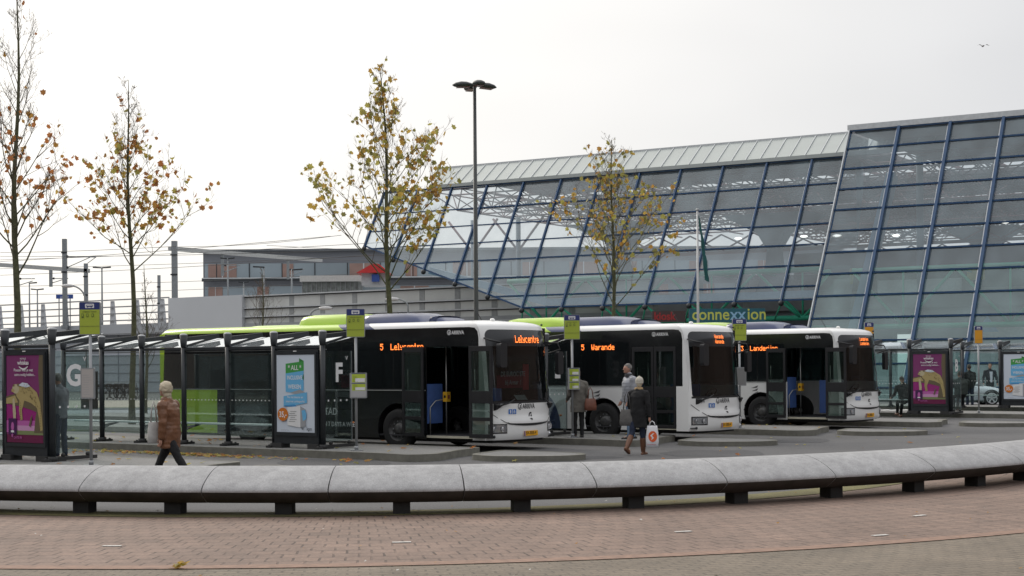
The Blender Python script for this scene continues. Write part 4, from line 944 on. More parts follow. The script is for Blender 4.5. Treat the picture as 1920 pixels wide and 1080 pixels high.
tree('bare_tree', (PX(492, 620, 88).x, 88), 7.6, 3.2, 1.9, .08, 16, 0, 9, 'small bare tree in front of the ribbed noise barrier', grp='small bare trees by the viaduct', twigs=5, rise=1.4)
# ================================================================== STATION HALL
TF = math.radians(31.5); dS = Vector((math.cos(TF), -math.sin(TF), 0)); nS = Vector((math.sin(TF), math.cos(TF), 0)); LEAN = nS*.6 + Vector((0, 0, 1))
M_bl = mat('blue_mullion', (.012, .055, .14), .4, 0, (3, .15)); M_ledge = mat('pale_aluminium', (.5, .52, .53), .4, .3)
G_f = glass('facade_glass', (.74, .79, .82), (.31, .41, .46), .25, .035, .04)
G_g = glass('facade_glass_green', (.66, .82, .81), (.28, .42, .43), .29, .04, .04)
M_roofm = mat('zinc_roof_panel', (.36, .39, .38), .4, .35, (1.2, .08)); M_red = mat('red_truss_paint', (.17, .06, .06), .6); M_deck = mat('brown_roof_deck', (.15, .115, .115), .9, 0, (.5, .2))
M_grn = mat('green_truss_paint', (.05, .46, .28), .5, 0, (2, .12)); M_pyl = mat('blue_grey_column', (.13, .17, .21), .6, 0, (1, .12)); M_cg = mat('viaduct_concrete', (.33, .34, .35), .8, 0, (.8, .12))
ST = empty('station_hall', (0, 0, 0)); tag(ST, 'large railway station hall with leaning blue framed glass facade', 'station')
OW = Vector((16.9, 86, 5.5)); OB = Vector((19.28, 76.4, 0))
def W3(O, s, h, off=0): return O + dS*s + LEAN*h + nS*off
def cutline(s):  # lower edge of the wing
    k = (-19.0-s)/2.84; return max(0.0, min(5.0, k*.93)) if k > 0 else 0.0
Smul = [-(1.97+2.84*i) for i in range(12)]; SL, SR = Smul[-1], -.05
HWG = 8.5; rails = [.78+1.22*j for j in range(6)]
edges = [SR] + Smul
for i in range(len(edges)-1):
    s1, s0 = edges[i], edges[i+1]; h0, h1 = cutline(s0), cutline(s1)
    b = MB(); b.quad(W3(OW, s0, h0), W3(OW, s1, h1), W3(OW, s1, HWG), W3(OW, s0, HWG), G_f); b.obj('glass_bay', None, ST)
for s in Smul:
    b = MB(); b.bar(W3(OW, s, cutline(s)-.12, -.08), W3(OW, s, HWG+.03, -.08), .10, .2, M_bl, up=tuple(nS)); b.bar(W3(OW, s-.12, cutline(s), .05), W3(OW, s-.12, HWG, .05), .06, .10, M_ledge, up=tuple(nS))
    b.ball(W3(OW, s, cutline(s)-.18, -.05), .17, 6, M_dark); b.obj('mullion', None, ST)
for h in rails:
    lim = [s for s in [x*.05 for x in range(int(SL/.05), 0)] if cutline(s) <= h]
    b = MB(); b.bar(W3(OW, lim[0], h, -.03), W3(OW, SR, h, -.03), .075, .09, M_bl, up=tuple(nS)); b.obj('glazing_rail', None, ST)
b = MB(); b.bar(W3(OW, SL, HWG, -.05), W3(OW, SR, HWG, -.05), .12, .12, M_bl); b.bar(W3(OW, -19.0, 0, -.03), W3(OW, SR, 0, -.03), .12, .1, M_bl)
b.bar(W3(OW, SL, cutline(SL), -.03), W3(OW, -19.0, 0, -.03), .08, .1, M_bl); b.obj('edge_frame', None, ST)
# big front block
HB = 15.0; SB = [-5.68 + 2.84*i for i in range(8)]
for i in range(7):
    b = MB(); b.quad(W3(OB, SB[i], 6.7), W3(OB, SB[i+1], 6.7), W3(OB, SB[i+1], HB), W3(OB, SB[i], HB), G_f); b.obj('glass_bay', None, ST)
    b = MB(); b.quad(W3(OB, SB[i], 0.1), W3(OB, SB[i+1], 0.1), W3(OB, SB[i+1], 6.7), W3(OB, SB[i], 6.7), G_g); b.obj('glass_bay', None, ST)
for k, s in enumerate(SB):
    b = MB(); b.bar(W3(OB, s, 0, -.1), W3(OB, s, HB+.03, -.1), .15 if k else .06, .22, M_bl if k else M_ledge, up=tuple(nS)); b.bar(W3(OB, s-.14+.2*(k == 0), 0, .05), W3(OB, s-.14+.2*(k == 0), HB, .05), .08, .10, M_ledge if k else M_bl, up=tuple(nS)); b.obj('mullion', None, ST)
for j in range(-2, 10):
    z = 3.1+1.2*j; b = MB(); b.bar(W3(OB, SB[0], z, -.03), W3(OB, SB[-1], z, -.03), .085, .1, M_bl, up=tuple(nS)); b.obj('glazing_rail', None, ST)
b = MB(); b.bar(W3(OB, SB[0]-.1, HB+.15, -.1), W3(OB, SB[-1], HB+.15, -.1), .4, .3, M_ledge); b.bar(W3(OB, SB[0], HB-.02, -.1), W3(OB, SB[-1], HB-.02, -.1), .12, .12, M_bl)
b.obj('parapet', None, ST)
# left cheek of the front block
b = MB(); p = [W3(OB, SB[0], 0), W3(OB, SB[0], HB), W3(OB, SB[0], HB, 3.2), W3(OB, SB[0], 0, 7)]; b.quad(*p, G_f); b.obj('side_glazing', None, ST)
# zinc roof of the wing: upper slope with standing seams
b = MB(); f0, f1 = W3(OW, 0, HWG+.08), W3(OW, 0, HWG+1.75, 1.0)
def RF(s, t, o=0): a = W3(OW, s, HWG+.08, .1); c = W3(OW, s, HWG+1.75, 1.4); return a.lerp(c, t) - nS*o*.8 + Vector((0, 0, o*.6))
b.quad(RF(SL+4.3, 0), RF(6, 0), RF(6, 1), RF(SL+2.6, 1), M_roofm)
s = SL+4.9
while s < 5.9: b.bar(RF(s, .02, .02), RF(s, 1, .02), .05, .06, M_ledge, up=tuple(nS)); s += .95
b.bar(RF(SL+2.6, 1, 0), RF(6, 1, 0), .14, .12, M_ledge); b.bar(RF(SL+4.0, 0, .08)-nS*.15, RF(6, 0, .08)-nS*.15, .35, .22, M_roofm)
b.obj('zinc_roof', None, ST)
# roof deck and skylight strips (offset measured square to the facade)
def DK(s, off, z): return Vector((OW.x, OW.y, 0)) + dS*s + nS*off + Vector((0, 0, z))
def deck(s0, s1, o0, o1, z, th=.25, z2=None):
    b = MB(); z2 = z if z2 is None else z2; P = [DK(s0, o0, z), DK(s1, o0, z), DK(s1, o1, z2), DK(s0, o1, z2)]; q = b.add(P + [x+Vector((0, 0, th)) for x in P])
    for f in ((0, 3, 2, 1), (4, 5, 6, 7), (0, 1, 5, 4), (1, 2, 6, 5), (2, 3, 7, 6), (3, 0, 4, 7)): b.face([q+i for i in f], M_deck)
    b.obj('roof_deck', None, ST)
E0, E1 = SL+1.0, 26
deck(SL+4.6, 0, 6.8, 20.5, 14.9); deck(E0+3, E1, 22.8, 36, 14.6); deck(-20, E1, 37.5, 60, 14.3); deck(1.5, E1, 2.4, 20.5, 14.9)
# ridge skylight over the gap
b = MB(); s = E0
while s < E1:
    b.bar(DK(s, 18, 15.0), DK(s, 23.5, 15.0), .12, .2, M_red); s += 2.84
b.obj('skylight_ribs', None, ST)
# space frame
b = MB(); g = random.Random(2)
rows = [7.5+3.1*i for i in range(17)]; cols = [E0+1+2.84*i for i in range(int((E1-E0)/2.84))]
def ok(s, o): return not (o > 36 and s < -20)
for i, o in enumerate(rows):
    for j, s in enumerate(cols):
        if not ok(s, o): continue
        zt, zl = 14.2, 12.9; a = DK(s, o, zt); c = DK(s+1.42, o+1.55, zl)
        if j < len(cols)-1: b.tube([a, DK(cols[j+1], o, zt)], .06, 4, M_red, cap=False); b.tube([c, DK(cols[j+1]+1.42, o+1.55, zl)], .06, 4, M_red, cap=False)
        if i < len(rows)-1: b.tube([a, DK(s, rows[i+1], zt)], .05, 4, M_red, cap=False); b.tube([c, DK(s+1.42, rows[i+1]+1.55, zl)], .06, 4, M_red, cap=False)
        for ds, do in ((0, 0), (2.84, 0), (0, 3.1), (2.84, 3.1)): b.tube([DK(s+ds, o+do, zt), c], .045, 4, M_red, cap=False)
tag(b.obj('space_frame', None, ST))
# sloped lattice beams dropping at the far edge
for o in (36, 58):
    b = MB(); s = -30 if o == 36 else -18
    while s < E1:
        b.bar(DK(s, o, 12.6), DK(s+2.84, o, 11.2), .12, .12, M_red); b.bar(DK(s+2.84, o, 12.6), DK(s, o, 11.2), .12, .12, M_red); s += 2.84
    b.bar(DK(-30 if o == 36 else -18, o, 11.1), DK(E1, o, 11.1), .2, .25, M_red); b.obj('lattice_beam', None, ST)
# pylons
for s, o, w in ((-24.5, 24, 1.3), (-12, 24, 1.2), (-2, 44, 1.1), (8, 30, 1.0), (18, 44, 1.0)):
    b = MB(); c = DK(s, o, 5.2)
    prof = [(w*1.5, 5.2), (w*1.1, 7.2), (w*.55, 9.0), (w*.45, 10.2), (w*1.0, 11.4), (w*3.0, 12.7)]; R_ = [b.add([c + dS*x*r*.9 + nS*y*r*.6 + Vector((0, 0, z-5.2)) for x, y in ((-1, -1), (1, -1), (1, 1), (-1, 1))]) for r, z in prof]
    for i in range(5):
        for t in range(4): b.face((R_[i]+t, R_[i]+(t+1) % 4, R_[i+1]+(t+1) % 4, R_[i+1]+t), M_pyl)
    b.obj('pylon', None, ST)
for s in (-33, -29): 
    b = MB(); b.tube([DK(s, 16, 5.2), DK(s, 16, 12.9)], .18, 8, M_pyl); 
    for k in (-1, 1): b.tube([DK(s, 16, 10.4), DK(s+2.2*k, 16, 12.9)], .09, 6, M_red)
    b.obj('column', None, ST)
b = MB()
for s in (3.2, 11.5, 20): b.tube([DK(s, 9, 0), DK(s, 9, 14.2)], .22, 10, M_pyl)
b.obj('column', None, ST)
# blue slanted strut behind the left of the front block
b = MB(); b.bar(W3(OB, SB[0]+1.3, 0.5, 3), W3(OB, SB[0]+1.9, 12.5, 3), .5, .6, mat('blue_strut', (.10, .19, .30), .6)); b.obj('strut', None, ST)
# green truss under / behind the glass
def green(s0, s1, off, z0, z1, O):
    b = MB(); n = round((s1-s0)/2.84); P = lambda s, z: DK(s, off, z)
    b.tube([P(s0, z1), P(s1, z1)], .15, 8, M_grn); b.tube([P(s0, z0), P(s1, z0)], .15, 8, M_grn)
    for i in range(n):
        a, c = s0+2.84*i, s0+2.84*(i+1)
        if i % 2: b.tube([P(a, z0), P(c, z1)], .09, 7, M_grn); b.tube([P(a, z0), P(a, z1)], .06, 6, M_grn)
        else: b.tube([P(a, z1), P(c, z0)], .09, 7, M_grn)
        b.tube([P(c, z1), DK(c, off+3, z1-.1)], .06, 6, M_grn)
    b.obj('green_truss', None, ST)
green(-21.5, 1.2, 2.3, 4.55, 7.3, OW); green(2.0, 2.0+2.84*9, .4, 3.9, 7.0, OB)
# brackets hanging below the glass edge
b = MB()
for i, s in enumerate(Smul[:7]):
    b.tube([W3(OW, s, -.1), DK(s+.7, .9, 4.55)], .07, 6, M_grn); b.tube([W3(OW, s, -.1), DK(s-1.4, 2.2, 4.3)], .05, 6, M_grn)
b.obj('bracket', None, ST)
# blue edge beam inside
b = MB(); b.bar(DK(-28, 3.0, 8.3), DK(-18.5, 2.2, 5.9), .3, .45, mat('pale_blue_beam', (.18, .36, .52), .5)); b.bar(DK(-18.5, 2.2, 5.9), DK(1, 2.2, 5.9), .3, .4, mat('pale_blue_beam', (.18, .36, .52), .5)); b.obj('blue_beam', None, ST)
# platform level behind the glass
b = MB()
def gbox(s0, s1, o0, o1, z0, z1, m):
    P = [DK(s, o, z) for s in (s0, s1) for o in (o0, o1) for z in (z0, z1)]; q = b.add(P)
    for f in ((0, 1, 3, 2), (4, 6, 7, 5), (0, 4, 5, 1), (2, 3, 7, 6), (0, 2, 6, 4), (1, 5, 7, 3)): b.face([q+i for i in f], m)
gbox(-26, 40, 12, 60, 4.7, 5.3, M_cg); gbox(-26, 40, 11.7, 11.95, 5.3, 6.2, mat('platform_parapet', (.26, .27, .27), .8, 0, (.7, .15)))
b.obj('platform_deck', None, ST)
b = MB(); gr = mat('hall_back_wall', (.20, .21, .215), .8, 0, (.4, .18))
gbox(2, 40, 11.0, 11.3, 0, 4.7, gr); gbox(-21, 2, 8.0, 8.3, 0, 4.6, mat('dark_lower_wall', (.09, .10, .105), .8, 0, (.5, .2)))
gbox(6.5, 13, 10.0, 10.9, 3.0, 4.0, mat('white_ceiling_box', (.5, .52, .5), .7)); gbox(13.5, 22, 9.8, 10.9, 3.0, 4.0, mat('white_ceiling_box', (.5, .52, .5), .7))
for s in range(4, 34, 3): gbox(s, s+.25, 10.2, 10.9, 0, 3.0, M_cg)
for s in (4.5, 8.6, 15, 21): gbox(s, s+1.7, 9.5, 9.6, .2, 2.6, mat('pale_teal_panel', (.30, .42, .40), .5, 0, (.8, .1)))
for s in (8.3, 14.6): 
    P = [DK(s, 2, 3.55), DK(s+1.2, 2, 3.55), DK(s+.6, 2, 4.4), DK(s, 2.1, 3.55), DK(s+1.2, 2.1, 3.55), DK(s+.6, 2.1, 4.4)]; q = b.add(P); mm = mat('blue_pendant', (.25, .40, .62), .6)
    for f in ((0, 1, 2), (5, 4, 3), (0, 3, 4, 1), (1, 4, 5, 2), (2, 5, 3, 0)): b.face([q+i for i in f], mm)
b.obj('lower_interior', None, ST)
# lamps in the hall
b = MB()
for s, o, z in ((4, 26, 11.5), (-3, 24, 10.8), (10, 24, 11.0), (14, 20, 11.2), (-9, 22, 10.9), (18, 30, 10.5), (-14, 22, 11)): b.ball(DK(s, o, z), (.28, .28, .09), 8, mat('hall_lamp', (1, .96, .88), .5, 0, None, emit=2.2))
b.obj('ceiling_lamp', None, ST)
# platform furniture behind the glass
b = MB()
for s, w, z0, z1, m in ((-16, 4, 5.3, 8.2, M_cg), (-5, 6, 5.3, 7.8, M_ledge), (6, 5, 5.3, 8.0, M_cg), (16, 7, 5.3, 7.9, M_cg)): gbox(s, s+w, 26, 29, z0, z1, m)
gbox(-14, 40, 33, 36, 5.9, 10.5, mat('train_side', (.16, .165, .17), .5, 0, (.3, .1))); gbox(-14, 40, 32.9, 32.98, 7.4, 8.8, mat('train_window', (.03, .035, .04), .3))
gbox(4.6, 5.6, 14, 14.4, 7.0, 8.0, mat('yellow_board', (.55, .5, .15), .6))
b.obj('platform_furniture', None, ST)
# operator sign, wall-hung under the canopy
sg = MB(); c0 = PX(1292, 608, 84.5); c1 = PX(1434, 578, 84.5); sg.box(c0.x, 84.4, c0.z, c1.x, 84.6, c1.z, mat('teal_sign_board', (.012, .10, .13), .5)); so = sg.obj('operator_sign'); tag(so, 'teal sign board reading connexxion in yellow green letters', 'sign')
fl = Flat(lambda u, v, w: (u, 84.395-w, v)); hgt = c1.z-c0.z; cx_ = (c0.x+c1.x)/2; yg = plain((.52, .55, .10), .5)
u_ = cx_-1.93
for t_, m_ in (('conne', yg), ('xx', plain((.25, .45, .62))), ('ion', yg)):
    fl.text(t_, u_, c0.z+.24, .90, m_, .012, .93, 0, 'LEFT'); u_ += .93*.90*max(q_[0] for q_ in text2d(t_, 1, .012, 'LEFT')[0]) + .05
fl.rect(0, 0, 0.0001, 0.0001, yg); o = fl.obj('sign_lettering', so); o.parent = so
rd = plain((.30, .02, .02), .5); q = PX(1226, 600, 86); fl = Flat(lambda u, v, w: (u, 85.9-w, v)); fl.text('kiosk', q.x, q.z, .62, rd, .03, .9, 0, 'LEFT'); 
b = MB(); b.box(q.x-.1, 85.92, q.z-.12, q.x+1.75, 86.0, q.z+.5, mat('dark_board', (.05, .03, .03), .6)); rs = b.obj('shop_sign'); tag(rs, 'small red lettered shop sign left of the teal sign', 'sign'); o = fl.obj('sign_lettering', rs)
# ================================================================== VIADUCT
VD = empty('railway_viaduct', (0, 0, 0)); tag(VD, 'long concrete railway viaduct with railing and ribbed noise barrier', 'viaduct')
V0 = Vector((-26.7, 121, 0)); vd = Vector((.805, -.593, 0)).normalized(); vn = Vector((.593, .805, 0)).normalized()
def V(s, o, z): return V0 + vd*s + vn*o + Vector((0, 0, z))
def vbox(b, s0, s1, o0, o1, z0, z1, m):
    P = [V(s, o, z) for s in (s0, s1) for o in (o0, o1) for z in (z0, z1)]; q = b.add(P)
    for f in ((0, 1, 3, 2), (4, 6, 7, 5), (0, 4, 5, 1), (2, 3, 7, 6), (0, 2, 6, 4), (1, 5, 7, 3)): b.face([q+i for i in f], m)
M_low = mat('blue_grey_wall', (.40, .43, .47), .8, 0, (.35, .08)); M_pan = mat('smooth_grey_panel', (.55, .57, .59), .6, 0, (.25, .05)); M_rib = mat('barrier_cladding', (.56, .57, .55), .55, .1, (.5, .12)); M_dk2 = mat('painted_shadow_gap', (.05, .055, .06), .7)
b = MB(); vbox(b, -60, 44, .6, 1.0, 0, 4.6, M_low)
for z in (.8, 1.5, 2.2, 2.9, 3.6): vbox(b, -60, 44, .55, .598, z, z+.05, mat('wall_joint', (.26, .29, .33), .8))
for s in range(-56, 44, 7): vbox(b, s, s+.06, .55, .597, 0, 4.6, mat('wall_joint', (.26, .29, .33), .8))
b.obj('retaining_wall', None, VD)
b = MB(); vbox(b, -60, 44, -.1, 60, 4.6, 5.2, M_cg); vbox(b, -60, 0, -.14, -.101, 4.7, 5.45, mat('pale_fascia', (.38, .40, .42), .7, 0, (.4, .08))); vbox(b, -60, 0, -.1, .2, 5.2, 5.45, M_cg); b.obj('deck', None, VD)
b = MB()
for z in (5.75, 6.3, 6.85, 7.42): b.bar(V(-60, -.12, z), V(0, -.12, z), .09, .10, M_grey)
b.obj('railing', None, VD)
for s in range(-58, 0, 3):
    b = MB(); P = [V(s+ds, o, z) for ds, o, z in ((-.28, .0, 5.3), (.28, .0, 5.3), (.18, .0, 7.35), (-.18, .0, 7.35), (-.28, .25, 5.3), (.28, .25, 5.3), (.18, .12, 7.35), (-.18, .12, 7.35))]; q = b.add(P)
    for f in ((0, 1, 2, 3), (7, 6, 5, 4), (0, 4, 5, 1), (1, 5, 6, 2), (2, 6, 7, 3), (3, 7, 4, 0)): b.face([q+i for i in f], M_pan)
    b.obj('railing_post', None, VD)
def s_at(px):
    best = min((abs(CX+V(s/10, 0, 0).x*F/V(s/10, 0, 0).y-px), s/10) for s in range(-600, 500)); return best[1]
sp_, sq = s_at(321), s_at(460)
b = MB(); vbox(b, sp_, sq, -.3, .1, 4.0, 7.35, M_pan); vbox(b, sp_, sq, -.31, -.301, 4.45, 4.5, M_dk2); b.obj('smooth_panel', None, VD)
b = MB(); vbox(b, sq, 44, .05, .2, 4.7, 7.3, M_rib); b.obj('noise_barrier', None, VD)
b = MB()
for z in (4.85, 5.65, 6.3, 7.2): vbox(b, sq, 44, -.16, .049, z, z+.09, M_ledge); vbox(b, sq, 44, -.02, .047, z-.07, z-.001, M_dk2)  # dark bars below the ledges: shade painted as solid colour
b.obj('barrier_ledge', None, VD)
for k in range(14):
    s = sq + 3.1*k; b = MB(); vbox(b, s+1.5, s+1.95, .02, .046, 4.95, 7.18, mat('barrier_pilaster', (.30, .31, .31), .6)); b.obj('pilaster', None, VD)
# ================================================================== OFFICE BLOCK BEHIND THE TRACKS
ob = empty('office_block', (0, 0, 0)); tag(ob, 'long blue grey office block with brick panels behind the tracks', 'office building')
M_of = mat('office_blue_grey', (.17, .18, .20), .6, 0, (.2, .1)); M_ofg = mat('office_glazing', (.25, .30, .33), .15, .2, (.1, .3)); M_ofb = mat('office_brick', (.29, .19, .16), .8, 0, (.6, .2))
Yb = 175; ox = PX(381, 500, Yb).x; oz = lambda y: PX(500, y, Yb).z
b = MB(); b.box(ox, Yb, 0, 40, Yb+14, oz(472), M_of); b.box(ox-.4, Yb-.6, oz(472), 40.4, Yb+14, oz(472)+.25, mat('office_cornice', (.10, .11, .12), .6)); b.obj('wall', None, ob)
b = MB(); b.box(ox+.2, Yb-.12, oz(556), 40, Yb-.02, oz(537), M_ofg); b.box(ox+.2, Yb-.12, oz(521), 40, Yb-.02, oz(494), M_ofg); b.obj('window_strip', None, ob)
pr = random.Random(4)
for (ya, yb_) in ((556, 538), (520, 495)):
    x = ox+.6
    while x < 39:
        w = pr.choice((1.6, 3.2, 1.3)); b = MB(); b.box(x, Yb-.2, oz(ya), x+w, Yb-.13, oz(yb_), M_ofb); b.box(x+w*.48, Yb-.23, oz(ya), x+w*.52, Yb-.201, oz(yb_), M_ledge); b.obj('brick_panel', None, ob); x += w + pr.uniform(2.8, 6.5)
for k in range(16):
    b = MB(); b.box(ox+1.5+k*3.7, Yb-.22, oz(521), ox+1.6+k*3.7, Yb-.13, oz(494), M_dark); b.obj('window_post', None, ob)
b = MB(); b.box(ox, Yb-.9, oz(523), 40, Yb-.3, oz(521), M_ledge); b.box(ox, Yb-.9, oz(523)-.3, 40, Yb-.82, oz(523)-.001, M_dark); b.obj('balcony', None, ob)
# platform building and red roofed kiosk
def pbox(b, x0, y0, x1, y1, Y, th, m): p, q = PX(x0, y1, Y), PX(x1, y0, Y); b.box(p.x, Y, p.z, q.x, Y+th, q.z, m); return p, q
pb = empty('platform_shelter', (0, 0, 0)); tag(pb, 'low white platform shelter with a glazed wall on the viaduct', 'platform shelter')
b = MB(); pbox(b, 562, 516, 676, 528, 122, 5, mat('cream_fascia', (.5, .5, .48), .6)); b.obj('roof', None, pb)
b = MB(); pbox(b, 566, 528.3, 672, 552, 122.6, 3.5, mat('reeded_glass', (.20, .22, .21), .3, 0, (3, .5))); b.obj('wall', None, pb)
for k in range(12):
    b = MB(); pbox(b, 566+k*9, 528.5, 567+k*9, 552, 122.5, .08, M_grey); b.obj('wall_post', None, pb)
kk = empty('lift_kiosk', (0, 0, 0)); tag(kk, 'small kiosk with bright red gable roof on the viaduct', 'kiosk')
b = MB(); p, q = pbox(b, 678, 512, 724, 535, 118, 3, mat('kiosk_white', (.5, .51, .52), .6)); b.obj('wall', None, kk)
b = MB(); z = q.z; pts = [(p.x-.3, z), (q.x+.3, z), (q.x-.1, z+.18), ((p.x+q.x)/2+.4, z+.62), ((p.x+q.x)/2-.3, z+.62)]
b.prism([(p.x-.35, z), (q.x+.3, z), ((p.x+q.x)/2+.45, z+.66), ((p.x+q.x)/2-.1, z+.66)], lambda u, v, w: (u, w, v), 117.4, 121.4, mat('red_roof_sheet', (.55, .03, .03), .5)); b.obj('roof', None, kk)
b = MB(); p, q = pbox(b, 697, 514, 711, 528, 117.6, .3, mat('blue_sign', (.03, .08, .32), .5)); b.obj('blue_panel', None, kk)
# ================================================================== OVERHEAD LINE
M_mast = mat('mast_grey', (.24, .26, .27), .5, .2)
def mast(x, ytop, Y, w, label):
    p = PX(x, ytop, Y); b = MB(); b.box(p.x-w/2, Y-w/2, 5.2, p.x+w/2, Y+w/2, p.z, M_mast); b.box(p.x-w*.75, Y-w*.75, 5.2, p.x+w*.75, Y+w*.75, 5.5, M_mast)
    for k in range(2): z = p.z-1.2-k*1.6; b.box(p.x-w*.7, Y-w*.6, z, p.x+w*.7, Y-w/2-.005, z+.12, M_dark)
    o = b.obj('catenary_mast'); tag(o, label, 'catenary mast', 'grey catenary masts on the viaduct'); return o
def arm(x0, y0, x1, y1, Y, label):
    b = MB(); a, c = PX(x0, y0, Y), PX(x1, y1, Y); b.tube([a, c], .05, 6, M_mast); b.tube([a + Vector((0, 0, -.9)), c + Vector((-.5, 0, -.02))], .035, 6, M_mast); b.ball(a, .12, 6, M_dark); b.ball(a+Vector((0, 0, -.9)), .12, 6, M_dark); b.tube([c, c + Vector((-.7, 0, -.5))], .03, 5, M_mast)
    b.obj('insulator_arm', None, label)
m1_ = mast(121, 448, 128, .34, 'tall catenary mast between the two left plane trees'); mast(161, 494, 134, .30, 'shorter catenary mast with cross beam, behind the blue platform sign'); mast(327, 452, 126, .42, 'thick catenary mast beside the smooth grey panel'); mast(298, 516, 150, .26, 'short distant catenary mast left of the thick mast')
arm(126, 481, 180, 482, 128, m1_)
def gantry(x0, y0, Y0, x1, y1, Y1, hang, label):
    b = MB(); a, c = PX(x0, y0, Y0), PX(x1, y1, Y1); b.bar(a, c, .3, .34, mat('gantry_pale', (.42, .43, .42), .5)); r = b.obj('gantry_beam'); tag(r, label, 'gantry beam', 'pale catenary gantry beams')
    for t, L in hang:
        p = a.lerp(c, t); h = MB(); h.box(p.x-.12, p.y-.12, p.z-L, p.x+.12, p.y+.12, p.z-.17, M_mast); h.tube([(p.x, p.y, p.z-L+.3), (p.x+1.3, p.y, p.z-L+.7)], .04, 5, M_mast); h.tube([(p.x, p.y, p.z-L*.55), (p.x+1.5, p.y, p.z-L*.55)], .04, 5, M_mast); h.ball((p.x+.25, p.y, p.z-L*.55), .1, 6, M_dark); h.obj('drop_post', None, r)
gantry(318, 466, 126, 602, 488, 150, ((.31, 2.0), (.75, 2.0)), 'pale gantry beam reaching right from the thick mast'); gantry(-40, 494, 134, 168, 508, 134, ((.35, 2.0), (.65, 1.6)), 'pale gantry beam at the left edge behind the tallest tree')
wl = [((-200, 478), (640, 470), 118), ((-200, 500), (620, 443), 122), ((-200, 522), (700, 478), 126), ((-200, 492), (760, 452), 130), ((-200, 540), (700, 512), 134), ((-200, 556), (640, 530), 138), ((-200, 508), (900, 470), 140), ((320, 463), (640, 441), 126), ((-200, 472), (330, 462), 124), ((500, 460), (960, 468), 132), ((520, 480), (960, 490), 128)]
for i, (a, c, Y) in enumerate(wl):
    p, q = PX(*a, Y+8), PX(*c, Y-8); b = MB(); b.tube([p.lerp(q, t/8) - Vector((0, 0, .25*math.sin(math.pi*t/8))) for t in range(9)], .018, 4, mat('wire', (.06, .06, .06), .6), cap=False)
    tag(b.obj('overhead_wire'), 'thin overhead railway wires crossing the sky left of the glass hall', 'wire', 'overhead railway wires')
def plamp(x, yt, Y, label, w=.75, two=True):
    p = PX(x, yt, Y); b = MB(); b.tube([(p.x, Y, 5.2), (p.x, Y, p.z)], [.09, .06], 8, M_mast); r = b.obj('platform_lamp'); tag(r, label, 'platform lamp', 'slim platform lamps')
    for s in ((-1, 1) if two else (1,)):
        h = MB(); h.prism([(.05, 0), (w, .06), (w, -.06), (.05, -.1)], lambda u, v, t: (p.x+s*u, Y+t, p.z+v), -.12, .12, M_dark); h.obj('lamp_head', None, r)
plamp(191, 501, 132, 'twin headed platform lamp left of the brown plane tree'); plamp(70, 542, 150, 'small twin headed platform lamp far left', .6); plamp(55, 530, 146, 'single headed platform lamp beside the leftmost trunk', .7, False)
plamp(427, 484, 130, 'twin headed platform lamp in front of the office block, left one', .6); plamp(495, 500, 128, 'lamp with a head on its left in front of the office block', -.9, False); plamp(547, 505, 129, 'lamp with a head on its right in front of the office block', .9, False); plamp(457, 529, 150, 'lowest twin platform lamp in front of the office block', .5)
b = MB(); p, q = PX(105, 560, 136), PX(136, 552, 136); b.box(p.x, 136, p.z, q.x, 136.2, q.z, mat('blue_sign', (.03, .08, .32), .5)); b.box(p.x+.2, 136.05, 5.2, p.x+.28, 136.13, p.z, M_mast); b.box(q.x-.28, 136.05, 5.2, q.x-.2, 136.13, p.z, M_mast); o = b.obj('station_name_sign'); tag(o, 'blue platform name sign on two posts far left', 'sign')
fl = Flat(lambda u, v, w: (u, 135.995-w, v)); fl.text('Lelystad', (p.x+q.x)/2, p.z+.08, .26, WHT, .0, .9); fl.obj('sign_text', o)
def slamp(xh, yh, xp, yp, Y, label):
    h, k = PX(xh, yh, Y), PX(xp, yp, Y); b = MB(); dx = k.x-h.x; b.tube([(k.x, Y, 0), (k.x, Y, k.z)] + [(h.x + dx*math.cos(t), Y, k.z + (h.z-k.z)*math.sin(t)) for t in [i*math.pi/16 for i in range(1, 8)]] + [tuple(h)], .05, 7, M_mast)
    r = b.obj('street_lamp'); tag(r, label, 'street lamp', 'curved street lamps by the viaduct'); b = MB(); b.ball((h.x-.2*(1 if dx > 0 else -1), Y, h.z), (.42, .14, .12), 10, mat('lamp_head_pale', (.5, .5, .5), .4)); b.obj('lamp_head', None, r)
slamp(133, 536, 161, 566, 98, 'curved street lamp above the leftmost stop sign'); slamp(604, 578, 582, 592, 90, 'curved street lamp above the lime bus roof'); slamp(742, 561, 765, 575, 92, 'curved street lamp against the ribbed barrier, behind the golden tree')
